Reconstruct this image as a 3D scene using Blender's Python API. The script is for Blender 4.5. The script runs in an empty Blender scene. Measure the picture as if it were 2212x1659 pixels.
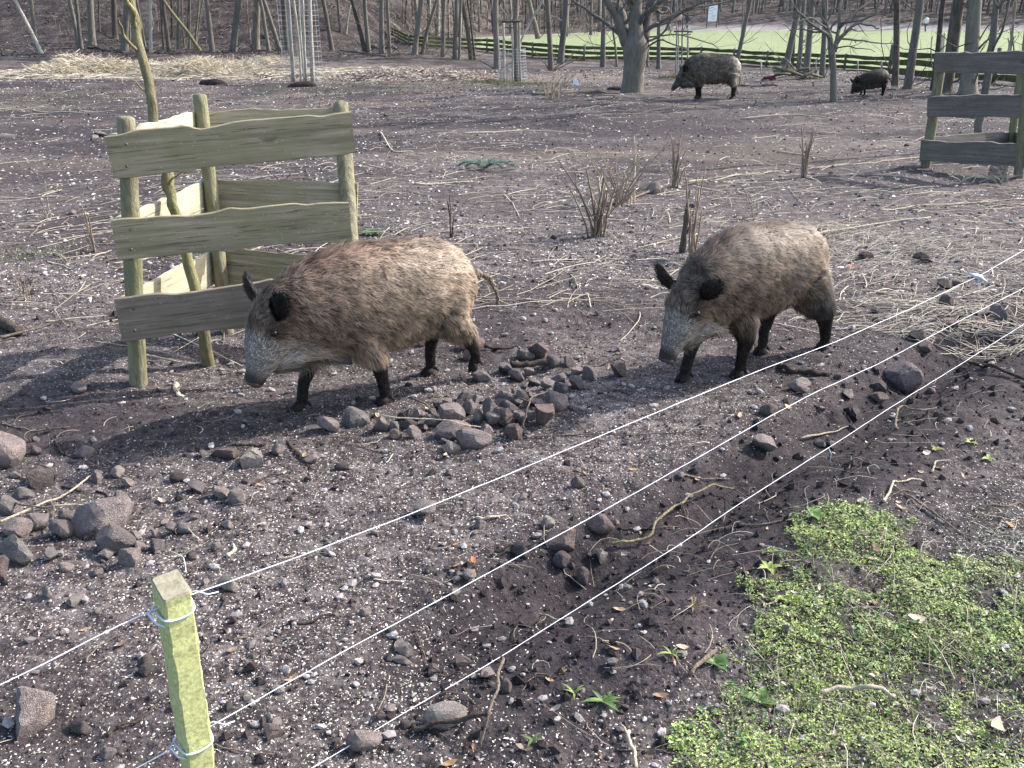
import bpy, math, random
import numpy as np
from mathutils import Vector, Matrix

S = bpy.context.scene
COL = S.collection
# ------------------------------------------------------------------ camera
F = 1920.0; CX, CY = 1106.0, 829.5; CAMH = 1.7
PITCH = math.atan(829.5 / F)
cam_d = bpy.data.cameras.new('camera'); cam = bpy.data.objects.new('camera', cam_d); COL.objects.link(cam)
cam.location = (0, 0, CAMH); cam.rotation_euler = (math.pi/2 - PITCH, 0, 0)
cam_d.sensor_fit = 'HORIZONTAL'; cam_d.sensor_width = 36; cam_d.lens = 36 * F / 2212
cam_d.clip_start = 0.05; cam_d.clip_end = 2000
S.camera = cam
# ------------------------------------------------------------------ sky, sun, exposure
SUN_AZ, SUN_EL = 25.0, 36.0         # azimuth from +X towards +Y
w = bpy.data.worlds.new('World'); S.world = w; w.use_nodes = True
nt = w.node_tree; bg = nt.nodes['Background']
sk = nt.nodes.new('ShaderNodeTexSky'); sk.sky_type = 'NISHITA'; sk.sun_disc = False
sk.sun_elevation = math.radians(SUN_EL); sk.sun_rotation = math.radians(90 - SUN_AZ)
sk.air_density = 1.0; sk.dust_density = 2.5
nt.links.new(sk.outputs[0], bg.inputs[0]); bg.inputs[1].default_value = 0.15
sd = bpy.data.lights.new('sun', 'SUN'); sd.energy = 3.0; sd.angle = math.radians(0.55); sd.color = (1, .965, .93)
so = bpy.data.objects.new('sun', sd); COL.objects.link(so)
a, e = math.radians(SUN_AZ), math.radians(SUN_EL)
sdir = Vector((math.cos(a)*math.cos(e), math.sin(a)*math.cos(e), math.sin(e)))
so.rotation_euler = sdir.to_track_quat('Z', 'Y').to_euler(); so.location = (5, 5, 20)
S.view_settings.view_transform = 'Standard'; S.view_settings.look = 'None'
S.view_settings.exposure = 1.52; S.view_settings.gamma = 1.0; S.view_settings.use_curve_mapping = False
S.render.engine = 'CYCLES'

rng = np.random.default_rng(7); random.seed(7)
# ------------------------------------------------------------------ noise (numpy value noise)
_T = np.random.default_rng(3).random(65536)
def _h(i, j, k):
    return _T[((i*73856093) ^ (j*19349663) ^ (k*83492791)) & 65535]
def vnoise(x, y, z=None):
    x = np.asarray(x, float); y = np.asarray(y, float)
    z = np.zeros_like(x) if z is None else np.asarray(z, float)
    xi, yi, zi = np.floor(x).astype(np.int64), np.floor(y).astype(np.int64), np.floor(z).astype(np.int64)
    fx, fy, fz = x-xi, y-yi, z-zi
    fx = fx*fx*(3-2*fx); fy = fy*fy*(3-2*fy); fz = fz*fz*(3-2*fz)
    r = 0
    for a_, wa in ((0, 1-fx), (1, fx)):
        for b_, wb in ((0, 1-fy), (1, fy)):
            for c_, wc in ((0, 1-fz), (1, fz)):
                r = r + wa*wb*wc*_h(xi+a_, yi+b_, zi+c_)
    return r*2-1
def fbm(x, y, sc, octv=4, z=None, gain=.5):
    r = 0; a_ = 1; t = 0
    for o in range(octv):
        k = 2.03**o/sc
        r = r + a_*vnoise(np.asarray(x)*k+o*17.3, np.asarray(y)*k+o*9.1, None if z is None else np.asarray(z)*k); t += a_; a_ *= gain
    return r/t
def ss(a_, b_, x):
    t = np.clip((np.asarray(x, float)-a_)/(b_-a_), 0, 1); return t*t*(3-2*t)
# ------------------------------------------------------------------ terrain height
FP = np.array([-.66, 1.425]); FD = np.array([1.1, 1.0])/math.hypot(1.1, 1.0); FN = np.array([-FD[1], FD[0]])
def G(x, y):
    x = np.asarray(x, float); y = np.asarray(y, float)
    r = x/np.maximum(y, .5)
    z = -.6*ss(19, 38, y)
    hl = ss(.0, -.13, r)
    y0 = 45 + 30*ss(-.2, .03, r)
    z = z + np.maximum(0, y-y0)*(.24-.07*ss(-.2, .1, r))*ss(0, 6, y-y0) + .35*ss(30, 46, y)*hl
    und = fbm(x, y, 2.6, 3)*.05*ss(4, 9, y)*ss(60, 30, y)
    und = und + fbm(x+40, y, .8, 3)*.022
    s = (x-FP[0])*FD[0]+(y-FP[1])*FD[1]; d = (x-FP[0])*FN[0]+(y-FP[1])*FN[1]
    wv = .05*vnoise(s*1.7, s*0+3.)
    m = ss(.35, 1.1, s)*ss(9, 6, s)
    fur = -.11*np.exp(-((d-.13-wv)/.13)**2) + .035*np.exp(-((d+.25-wv)/.17)**2) + .02*np.exp(-((d-.42)/.12)**2)
    z = z + und + fur*m*(.8+.4*vnoise(s*3.1, d*2))
    # mound and hollow round the near tree guard
    z = z + .05*np.exp(-(((x+2.25)/.5)**2+((y-3.95)/.28)**2)) - .05*np.exp(-(((x+1.25)/.5)**2+((y-4.05)/.35)**2))
    z = z + .035*np.exp(-(((x-.15)/.55)**2+((y-3.65)/.3)**2))
    return z
def micro(x, y):
    n = fbm(x, y, .11, 4, gain=.62)
    k = fbm(x+9, y, .35, 2)
    ridg = 1-np.abs(fbm(x, y+31, .05, 2))*2.2
    far = ss(6, 16, y)
    return n*.013*(1+.6*k) + ridg*.004 + far*fbm(x, y*1.0, .6, 3)*.035
def Z(x, y): return G(x, y)+micro(x, y)
CP, SP = math.cos(PITCH), math.sin(PITCH)
def ray(px, py):
    u = (px-CX)/F; v = (py-CY)/F
    return np.array([u, CP-v*SP, -SP-v*CP])
_ts = np.concatenate([np.arange(.8, 12, .02), np.arange(12, 150, .1)])
def at(px, py, dz=0.):
    d = ray(px, py)
    x, y, z = d[0]*_ts, d[1]*_ts, CAMH+d[2]*_ts
    below = np.nonzero(z < G(x, y)+dz)[0]
    if not len(below): i = len(_ts)-1
    else: i = max(below[0], 1)
    f = lambda t: CAMH+d[2]*t-float(G(d[0]*t, d[1]*t))-dz
    a_, b_ = _ts[i-1], _ts[i]
    for _ in range(18):
        m = (a_+b_)/2
        if f(m) > 0: a_ = m
        else: b_ = m
    return Vector((d[0]*b_, d[1]*b_, CAMH+d[2]*b_))
def aty(px, py, y):
    d = ray(px, py); t = y/d[1]; return Vector((d[0]*t, y, CAMH+d[2]*t))
def atz(px, py, z):
    d = ray(px, py); t = (z-CAMH)/d[2]; return Vector((d[0]*t, d[1]*t, z))
def dist(p):  # depth along the lens axis
    return p[1]*CP-(p[2]-CAMH)*SP
# ------------------------------------------------------------------ mesh helpers
def link(o, parent=None):
    COL.objects.link(o)
    if parent is not None: o.parent = parent
    return o
def tag(o, label=None, cat=None, group=None, kind=None):
    if label: o['label'] = label
    if cat: o['category'] = cat
    if group: o['group'] = group
    if kind: o['kind'] = kind
    return o
def empty(name, loc, rz=0, **k):
    o = bpy.data.objects.new(name, None); o.empty_display_size = .1; o.location = loc; o.rotation_euler = (0, 0, rz)
    link(o); return tag(o, **k)
def mesh_np(name, V, faces_list, smooth=True, colors=None):
    """V (n,3); faces_list: list of int arrays (m,k)"""
    me = bpy.data.meshes.new(name)
    V = np.asarray(V, np.float32)
    me.vertices.add(len(V)); me.vertices.foreach_set('co', V.ravel())
    tot = sum(f.size for f in faces_list); nf = sum(len(f) for f in faces_list)
    me.loops.add(tot); me.polygons.add(nf)
    me.loops.foreach_set('vertex_index', np.concatenate([f.ravel() for f in faces_list]).astype(np.int32))
    st = []; off = 0
    for f in faces_list:
        st.append(off+np.arange(len(f))*f.shape[1]); off += f.size
    me.polygons.foreach_set('loop_start', np.concatenate(st).astype(np.int32))
    me.update(calc_edges=True)
    me.polygons.foreach_set('use_smooth', np.full(nf, smooth))
    if colors is not None:
        at_ = me.color_attributes.new('Col', 'FLOAT_COLOR', 'POINT')
        c = np.ones((len(V), 4), np.float32); c[:, :3] = colors
        at_.data.foreach_set('color', c.ravel())
    return me
def obj_np(name, V, faces_list, mat, parent=None, smooth=True, colors=None):
    me = mesh_np(name, V, faces_list, smooth, colors)
    if mat: me.materials.append(mat)
    return link(bpy.data.objects.new(name, me), parent)
class MB:
    def __init__(s): s.V = []; s.Fq = []; s.n = 0; s.F3 = []
    def add(s, V, q=None, t=None):
        s.V.append(np.asarray(V, float))
        if q is not None and len(q): s.Fq.append(np.asarray(q)+s.n)
        if t is not None and len(t): s.F3.append(np.asarray(t)+s.n)
        s.n += len(V)
    def loft(s, rings, cap=True):
        rings = [np.asarray(r, float) for r in rings]; k = len(rings[0]); n = len(rings)
        V = np.concatenate(rings)
        i = np.arange(n-1)[:, None]*k; j = np.arange(k)[None, :]; j2 = (j+1) % k
        q = np.stack([i+j, i+j2, i+k+j2, i+k+j], -1).reshape(-1, 4)
        t = []
        if cap:
            V = np.concatenate([V, [rings[0].mean(0)], [rings[-1].mean(0)]])
            a_ = n*k; b_ = a_+1; jj = np.arange(k); j2 = (jj+1) % k
            t = np.concatenate([np.stack([np.full(k, a_), j2, jj], -1), np.stack([np.full(k, b_), (n-1)*k+jj, (n-1)*k+j2], -1)])
        s.add(V, q, t)
    def tube(s, P, R, sides=8, cap=True, up=(0, 0, 1), flat=1.0):
        P = np.asarray(P, float); R = np.broadcast_to(np.asarray(R, float), (len(P),))
        T = np.gradient(P, axis=0); T /= np.linalg.norm(T, axis=1)[:, None]+1e-9
        u = np.array(up, float)
        if abs(T[0]@u) > .95: u = np.array([1., 0, 0])
        rings = []; ang = np.arange(sides)*2*np.pi/sides
        for p, t, r in zip(P, T, R):
            a_ = u-(u@t)*t; a_ /= np.linalg.norm(a_)+1e-9; b_ = np.cross(t, a_); u = a_
            rings.append(p+r*(np.cos(ang)[:, None]*a_*flat+np.sin(ang)[:, None]*b_))
        s.loft(rings, cap)
    def box(s, c, h, rz=0):
        c = np.array(c, float); h = np.array(h, float)
        v = np.array([[x, y, z] for x in (-1, 1) for y in (-1, 1) for z in (-1, 1)])*h
        cr, sr = math.cos(rz), math.sin(rz)
        v = np.stack([v[:, 0]*cr-v[:, 1]*sr, v[:, 0]*sr+v[:, 1]*cr, v[:, 2]], -1)+c
        s.add(v, [[0, 1, 3, 2], [4, 6, 7, 5], [0, 4, 5, 1], [2, 3, 7, 6], [0, 2, 6, 4], [1, 5, 7, 3]])
    def build(s, name, mat, parent=None, smooth=True, origin=None, colors=None):
        V = np.concatenate(s.V)
        if origin is not None: V = V-np.asarray(origin)
        fl = []
        if s.Fq: fl.append(np.concatenate(s.Fq))
        if s.F3: fl.append(np.concatenate(s.F3))
        return obj_np(name, V, fl, mat, parent, smooth, colors)
def scatter(name, tv, tf, pos, rz, tilt, tax, sc, mat, col=None, smooth=False, **tg):
    """instances of one small template as real geometry: yaw rz, tilt about horizontal axis tax, scale sc (n,3)"""
    n = len(pos); tv = np.asarray(tv, float); V = tv[None]*sc[:, None, :]
    c, s_ = np.cos(rz)[:, None], np.sin(rz)[:, None]
    V = np.stack([V[..., 0]*c-V[..., 1]*s_, V[..., 0]*s_+V[..., 1]*c, V[..., 2]], -1)
    ax = np.stack([np.cos(tax), np.sin(tax), 0*tax], -1)[:, None]; ct, st = np.cos(tilt)[:, None, None], np.sin(tilt)[:, None, None]
    V = V*ct+np.cross(np.broadcast_to(ax, V.shape), V)*st+ax*(ax*V).sum(-1, keepdims=True)*(1-ct)
    V = V+pos[:, None, :]
    fl = []
    k = len(tv)
    for f in tf:
        f = np.asarray(f); fl.append((f[None]+np.arange(n)[:, None, None]*k).reshape(-1, f.shape[1]))
    cc = None if col is None else np.repeat(col, k, axis=0)
    o = obj_np(name, V.reshape(-1, 3), fl, mat, None, smooth, cc)
    return tag(o, **tg)
def curves(P, R, sides=3):
    """P (n,k,3), R (n,k) -> verts, quads, index of the curve per vertex"""
    n, k, _ = P.shape
    T = np.gradient(P, axis=1); T /= np.linalg.norm(T, axis=2, keepdims=True)+1e-9
    up = np.where(np.abs(T[..., 2:3]) > .9, np.array([1., 0, 0]), np.array([0, 0, 1.]))
    A = np.cross(T, up); A /= np.linalg.norm(A, axis=2, keepdims=True)+1e-9; B = np.cross(T, A)
    ang = np.arange(sides)*2*np.pi/sides
    V = P[:, :, None]+R[:, :, None, None]*(np.cos(ang)[:, None]*A[:, :, None]+np.sin(ang)[:, None]*B[:, :, None])
    i = np.arange(k-1)[:, None]*sides; j = np.arange(sides)[None]; j2 = (j+1) % sides
    q = np.stack([i+j, i+j2, i+sides+j2, i+sides+j], -1).reshape(-1, 4)
    q = (q[None]+np.arange(n)[:, None, None]*(k*sides)).reshape(-1, 4)
    return V.reshape(-1, 3), q, np.repeat(np.arange(n), k*sides)
def ico(sub):
    import bmesh
    bm = bmesh.new(); bmesh.ops.create_icosphere(bm, subdivisions=sub, radius=1)
    V = np.array([v.co[:] for v in bm.verts]); T = np.array([[v.index for v in f.verts] for f in bm.faces]); bm.free(); return V, T
ICO1, ICO2, ICO3 = ico(1), ico(2), ico(3)
# ------------------------------------------------------------------ materials
class NM:
    def __init__(s, name, rough=.9, spec=.25):
        s.m = bpy.data.materials.new(name); s.m.use_nodes = True; s.t = s.m.node_tree; s.b = s.t.nodes['Principled BSDF']
        s.b.inputs['Roughness'].default_value = rough; s.b.inputs['Specular IOR Level'].default_value = spec
    def n(s, ty, **k):
        x = s.t.nodes.new(ty)
        for a_, v in k.items():
            if a_ in x.inputs: x.inputs[a_].default_value = v
            else: setattr(x, a_, v)
        return x
    def l(s, a_, b_): s.t.links.new(a_, b_)
    def coord(s, kind='Object', scale=(1, 1, 1)):
        c = s.n('ShaderNodeTexCoord'); m = s.n('ShaderNodeMapping'); m.inputs['Scale'].default_value = scale
        s.l(c.outputs[kind], m.inputs[0]); return m.outputs[0]
    def geo(s, scale=(1, 1, 1)):
        c = s.n('ShaderNodeNewGeometry'); m = s.n('ShaderNodeMapping'); m.inputs['Scale'].default_value = scale
        s.l(c.outputs['Position'], m.inputs[0]); return m.outputs[0]
    def noise(s, vec, scale, detail=4, rough=.55, dist=0):
        x = s.n('ShaderNodeTexNoise'); x.inputs['Scale'].default_value = scale; x.inputs['Detail'].default_value = detail
        x.inputs['Roughness'].default_value = rough; x.inputs['Distortion'].default_value = dist
        s.l(vec, x.inputs['Vector']); return x.outputs['Fac']
    def ramp(s, fac, stops):
        x = s.n('ShaderNodeValToRGB'); cr = x.color_ramp
        while len(cr.elements) < len(stops): cr.elements.new(.5)
        for e_, (p, c) in zip(cr.elements, stops):
            e_.position = p; e_.color = (*c, 1) if len(c) == 3 else c
        s.l(fac, x.inputs[0]); return x.outputs[0]
    def rng(s, fac, a_, b_, c_=0, d_=1):
        x = s.n('ShaderNodeMapRange'); 
        for i, v in enumerate((a_, b_, c_, d_)): x.inputs[i+1].default_value = v
        s.l(fac, x.inputs[0]); return x.outputs[0]
    def mix(s, fac, a_, b_, mode='MIX'):
        x = s.n('ShaderNodeMix', data_type='RGBA', blend_type=mode)
        for i, v in ((0, fac), (6, a_), (7, b_)):
            if hasattr(v, 'links'): s.l(v, x.inputs[i])
            elif isinstance(v, (int, float)): x.inputs[i].default_value = v
            else: x.inputs[i].default_value = (*v, 1)
        return x.outputs[2]
    def math(s, op, a_, b_=0.):
        x = s.n('ShaderNodeMath', operation=op)
        for i, v in ((0, a_), (1, b_)):
            if hasattr(v, 'links'): s.l(v, x.inputs[i])
            else: x.inputs[i].default_value = v
        return x.outputs[0]
    def attr(s, name='Col'):
        x = s.n('ShaderNodeAttribute'); x.attribute_name = name; return x
    def col(s, c):
        if hasattr(c, 'links'): s.l(c, s.b.inputs['Base Color'])
        else: s.b.inputs['Base Color'].default_value = (*c, 1)
    def bump(s, h, strength=.5, dist=.01):
        x = s.n('ShaderNodeBump'); x.inputs['Strength'].default_value = strength; x.inputs['Distance'].default_value = dist
        s.l(h, x.inputs['Height']); s.l(x.outputs[0], s.b.inputs['Normal'])

def m_ground():
    m = NM('soil', .95, .15); p = m.geo()
    z = m.attr('Zone'); sep = m.n('ShaderNodeSeparateColor'); m.l(z.outputs['Color'], sep.inputs[0])
    big = m.noise(p, 1.3, 5, .6); mid = m.noise(p, 14, 5, .65); fine = m.noise(p, 90, 4, .7)
    base = m.ramp(mid, [(.3, (.030, .0235, .0240)), (.5, (.062, .0505, .0495)), (.72, (.125, .104, .100))])
    base = m.mix(m.rng(big, .35, .65, 0, .4), base, (.088, .068, .066))
    cr_ = m.noise(p, 42, 3, .7); base = m.mix(m.rng(cr_, .5, .42, 0, .75), base, (.018, .014, .014)); base = m.mix(m.rng(cr_, .56, .66, 0, .6), base, (.18, .155, .157))
    base = m.mix(m.rng(fine, .5, .68, 0, .55), base, (.24, .208, .200)); base = m.mix(m.rng(fine, .45, .35, 0, .6), base, (.02, .016, .016))
    # pale grit, chips and litter too small to build
    mot = m.noise(m.geo((1, 2.2, 1)), 5.5, 6, .72)
    base = m.mix(m.rng(mot, .48, .36, 0, .6), base, (.026, .020, .020)); base = m.mix(m.math('MULTIPLY', m.rng(mot, .49, .64, 0, .5), m.math('SUBTRACT', 1., sep.outputs[2])), base, (.215, .185, .178))
    mot2 = m.noise(m.geo((1, .8, 1)), 1.1, 9, .78); fz = m.n('ShaderNodeVectorMath', operation='LENGTH'); m.l(p, fz.inputs[0]); ff = m.rng(fz.outputs['Value'], 16, 34, 0, 1)
    v = m.n('ShaderNodeTexVoronoi'); v.inputs['Scale'].default_value = 75; m.l(p, v.inputs['Vector'])
    sc = m.n('ShaderNodeSeparateColor'); m.l(v.outputs['Color'], sc.inputs[0])
    spot = m.math('MULTIPLY', m.math('LESS_THAN', v.outputs['Distance'], .32), m.math('GREATER_THAN', sc.outputs[0], .66))
    grit = m.ramp(sc.outputs[1], [(0, (.14, .115, .10)), (.6, (.32, .28, .25)), (1, (.62, .58, .54))])
    v2 = m.n('ShaderNodeTexVoronoi'); v2.inputs['Scale'].default_value = 17; m.l(m.geo((.7, 1.2, 1)), v2.inputs['Vector'])
    sc2 = m.n('ShaderNodeSeparateColor'); m.l(v2.outputs['Color'], sc2.inputs[0])
    spot2 = m.math('MULTIPLY', m.math('LESS_THAN', v2.outputs['Distance'], .33), m.math('GREATER_THAN', sc2.outputs[0], .72))
    dens = m.rng(m.noise(p, .9, 3, .6), .35, .6, .25, 1)
    dry = m.math('SUBTRACT', 1., sep.outputs[2])
    spot = m.math('MULTIPLY', m.math('MULTIPLY', spot, dens), dry)
    cam_far = m.n('ShaderNodeVectorMath', operation='LENGTH'); m.l(p, cam_far.inputs[0])
    farf = m.rng(cam_far.outputs['Value'], 5, 9, 0, 1)
    base = m.mix(spot, base, grit)
    base = m.mix(m.math('MULTIPLY', m.math('MULTIPLY', spot2, farf), dens), base, (.24, .2, .17))
    # moist dug earth and painted shade, straw litter, leaf litter, meadow
    base = m.mix(m.math('MULTIPLY', sep.outputs[2], .88), base, m.ramp(mid, [(.3, (.016, .013, .015)), (.7, (.042, .035, .038))]))
    straw = m.ramp(m.noise(m.geo((6, 14, 6)), 2.2, 5, .7), [(.3, (.10, .075, .055)), (.55, (.22, .17, .13)), (.75, (.40, .34, .26))])
    base = m.mix(sep.outputs[1], base, straw)
    base = m.mix(m.math('MULTIPLY', ff, m.rng(mot2, .54, .44, 0, .8)), base, (.018, .014, .014)); base = m.mix(m.math('MULTIPLY', ff, m.rng(mot2, .55, .66, 0, .7)), base, (.15, .12, .10))
    grass = m.ramp(m.noise(m.geo((1, 2.5, 1)), 1.2, 6, .7), [(.3, (.155, .185, .085)), (.55, (.205, .235, .125)), (.75, (.27, .285, .175))])
    base = m.mix(sep.outputs[0], base, grass)
    al = z.outputs['Alpha']
    base = m.mix(al, (.27, .25, .235), base)
    m.col(base)
    h = m.math('ADD', m.math('MULTIPLY', mid, .6), m.math('MULTIPLY', fine, .4))
    m.bump(h, 1.0, .022); return m.m
def m_attr(name, rough=.85, spec=.3, noise_sc=60, amt=.35, bump=.3, bd=.004, trans=0.):
    m = NM(name, rough, spec); n = m.noise(m.geo(), noise_sc, 3, .6)
    c = m.mix(1.0, m.attr().outputs['Color'], m.ramp(n, [(.25, (1-amt,)*3), (.75, (1+amt*.6,)*3)]), 'MULTIPLY')
    m.col(c)
    if bump: m.bump(n, bump, bd)
    return m.m
def m_flat(name, c, rough=.85, spec=.3, sc=30, amt=.3, bump=.3, bd=.003, metal=0):
    m = NM(name, rough, spec); n = m.noise(m.geo(), sc, 4, .6)
    m.col(m.ramp(n, [(.25, tuple(x*(1-amt) for x in c)), (.75, tuple(x*(1+amt) for x in c))])); m.b.inputs['Metallic'].default_value = metal
    if bump: m.bump(n, bump, bd)
    return m.m
def m_board(name, lo, mid_, hi, green):
    m = NM(name, .85, .2); p = m.coord('Object', (1, 1, 1))
    inf = m.n('ShaderNodeObjectInfo'); off = m.n('ShaderNodeCombineXYZ'); m.l(inf.outputs['Random'], off.inputs[0]); m.l(inf.outputs['Random'], off.inputs[2])
    sc = m.n('ShaderNodeVectorMath', operation='SCALE'); sc.inputs[3].default_value = 7.3; m.l(off.outputs[0], sc.inputs[0])
    add = m.n('ShaderNodeVectorMath', operation='ADD'); m.l(p, add.inputs[0]); m.l(sc.outputs[0], add.inputs[1]); P = add.outputs[0]
    kn = m.n('ShaderNodeTexVoronoi'); mp = m.n('ShaderNodeMapping'); mp.inputs['Scale'].default_value = (1.6, .01, 3.4); m.l(P, mp.inputs[0])
    m.l(mp.outputs[0], kn.inputs['Vector']); kn.inputs['Scale'].default_value = 1.6; kn.inputs['Randomness'].default_value = 1
    knot = m.rng(kn.outputs['Distance'], .02, .11, 1, 0)
    mp2 = m.n('ShaderNodeMapping'); mp2.inputs['Scale'].default_value = (1.2, 6, 26); m.l(P, mp2.inputs[0])
    wob = m.n('ShaderNodeVectorMath', operation='ADD'); m.l(mp2.outputs[0], wob.inputs[0])
    kc = m.n('ShaderNodeCombineXYZ'); m.l(m.math('MULTIPLY', m.rng(kn.outputs['Distance'], 0, .16, 1.1, 0), 1.), kc.inputs[2]); m.l(kc.outputs[0], wob.inputs[1])
    g = m.noise(wob.outputs[0], 1.6, 5, .6, .25)
    c = m.ramp(g, [(.28, lo), (.5, mid_), (.72, hi)])
    blot = m.noise(P, 5, 3, .6)
    c = m.mix(m.rng(blot, .4, .7, 0, .75), c, green)
    c = m.mix(m.math('MULTIPLY', knot, .75), c, (.075, .045, .025))
    chk = m.noise(mp2.outputs[0], 5, 3, .6); c = m.mix(m.rng(chk, .60, .66, 0, .6), c, (.05, .045, .03))
    sp = m.n('ShaderNodeTexVoronoi'); m.l(P, sp.inputs['Vector']); sp.inputs['Scale'].default_value = 42
    c = m.mix(m.math('MULTIPLY', m.math('LESS_THAN', sp.outputs['Distance'], .1), .6), c, (.5, .5, .46))
    m.col(c); m.bump(g, .45, .004); return m.m
def m_bark(name, lo, hi, moss=None, sc=1.0):
    m = NM(name, .9, .15)
    n = m.noise(m.geo((9*sc, 9*sc, 2.2*sc)), 2.2, 6, .68, .4); c = m.ramp(n, [(.3, lo), (.7, hi)])
    n2 = m.noise(m.geo(), 1.1, 3, .6)
    inf = m.n('ShaderNodeObjectInfo')
    c = m.mix(1., c, m.ramp(inf.outputs['Random'], [(0, (.7, .7, .72)), (1, (1.3, 1.25, 1.15))]), 'MULTIPLY')
    if moss: c = m.mix(m.rng(n2, .45, .65, 0, .7), c, moss)
    m.col(c); m.bump(n, .8, .03); return m.m
def m_rock(name, a_, b_, c_):
    m = NM(name, .9, .2); p = m.coord('Object'); inf = m.n('ShaderNodeObjectInfo')
    n = m.noise(p, 2.0, 6, .7); n2 = m.noise(p, 9, 4, .7)
    c = m.ramp(n, [(.3, a_), (.5, b_), (.75, c_)])
    c = m.mix(m.rng(n2, .5, .75, 0, .6), c, tuple(x*1.45 for x in c_))
    c = m.mix(1., c, m.ramp(inf.outputs['Random'], [(0, (.68, .66, .68)), (.5, (1, .96, .95)), (1, (1.3, 1.18, 1.12))]), 'MULTIPLY')
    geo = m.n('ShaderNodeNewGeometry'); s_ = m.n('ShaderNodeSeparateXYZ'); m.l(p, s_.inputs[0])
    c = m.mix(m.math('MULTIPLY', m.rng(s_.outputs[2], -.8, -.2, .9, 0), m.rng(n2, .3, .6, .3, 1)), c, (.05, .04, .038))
    m.col(c); m.bump(m.math('ADD', n2, m.noise(p, 22, 3, .6)), .8, .07); return m.m
M = {}
M['soil'] = m_ground()
M['chip'] = m_attr('chip', .7, .35, 40, .12, 0)
M['crumb'] = m_attr('soil_crumb', .95, .1, 150, .35, .6, .003)
M['straw'] = m_attr('dry_straw', .75, .3, 50, .25, .0)
M['leaf'] = m_attr('leaf', .55, .4, 120, .2, 0)
M['fur'] = m_attr('boar_hair', .6, .25, 25, .28, 0)
M['hide'] = m_attr('boar_hide', .85, .2, 60, .3, .4, .004)
M['board'] = m_board('weathered_board', (.13, .11, .075), (.255, .22, .15), (.385, .335, .235), (.20, .19, .10))
M['board2'] = m_board('grey_board', (.085, .074, .068), (.14, .122, .112), (.20, .178, .162), (.11, .10, .082))
M['boardbrown'] = m_board('brownish_board', (.11, .09, .07), (.20, .165, .13), (.29, .245, .20), (.14, .13, .085))
M['boardsunlit'] = m_board('sunlit_tone_board', (.28, .25, .17), (.42, .38, .28), (.54, .50, .39), (.36, .35, .24))  # paler copy of the weathered board, sunlight put into its colour
M['post'] = m_bark('round_post_wood', (.13, .12, .08), (.30, .28, .20), (.17, .19, .09), 1.6)
M['mossstick'] = m_bark('mossy_stick', (.10, .085, .055), (.27, .235, .16), (.20, .21, .08), 3)
M['algae'] = m_flat('algae_green_wood', (.40, .415, .19), .95, .1, 120, .4, .5, .002)
M['endgrain'] = m_flat('grey_end_grain', (.24, .22, .16), .9, .1, 60, .4, .5, .003)
M['hoof'] = m_flat('hoof', (.022, .018, .017), .85, .15, 60, .3, .2)
M['eye'] = m_flat('eye', (.008, .006, .005), .4, .3, 20, .1, 0)
M['nose'] = m_flat('nose_skin', (.045, .032, .029), .5, .4, 90, .3, .5, .003)
M['wire'] = m_flat('white_polywire', (.62, .62, .67), .5, .4, 400, .12, .4, .001)
M['tie'] = m_flat('pale_blue_tie_wire', (.50, .58, .68), .4, .5, 100, .1, 0)
M['stone'] = m_rock('stone', (.16, .14, .135), (.28, .245, .236), (.40, .36, .345))
M['stonepale'] = m_rock('pale_stone', (.20, .18, .163), (.34, .31, .28), (.48, .45, .41))
M['stonered'] = m_rock('reddish_stone', (.135, .10, .092), (.24, .185, .17), (.34, .275, .25))
M['stonedark'] = m_rock('earthy_stone', (.075, .064, .062), (.14, .12, .117), (.22, .192, .186))
M['bark'] = m_bark('bark', (.075, .068, .061), (.21, .192, .172), (.15, .148, .118))
M['shrubtwig'] = m_bark('shrub_twig', (.17, .125, .095), (.42, .34, .27), None, 4)
M['barkdark'] = m_bark('dark_bark', (.045, .04, .036), (.135, .12, .105))
M['barkpale'] = m_bark('pale_bark', (.20, .19, .165), (.46, .44, .40))
M['barkgreen'] = m_bark('green_bark', (.10, .09, .05), (.30, .28, .17), (.28, .29, .13), 2)
M['twig'] = m_bark('twig', (.09, .07, .055), (.26, .22, .18), None, 4)
M['twigdark'] = m_bark('dark_twig', (.035, .027, .024), (.10, .08, .07), None, 4)
M['twigpale'] = m_bark('pale_twig', (.32, .28, .21), (.58, .52, .42), None, 4)
M['thicket'] = m_attr('thicket_bark', .9, .1, 3, .3, 0)
M['railwood'] = m_flat('mossy_rail', (.075, .085, .035), .9, .1, 8, .45, .4, .01)
M['white'] = m_flat('white_sheet', (.75, .76, .80), .6, .3, 30, .05, 0)
M['metalgrey'] = m_flat('grey_metal', (.25, .26, .28), .5, .5, 30, .2, 0)
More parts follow.
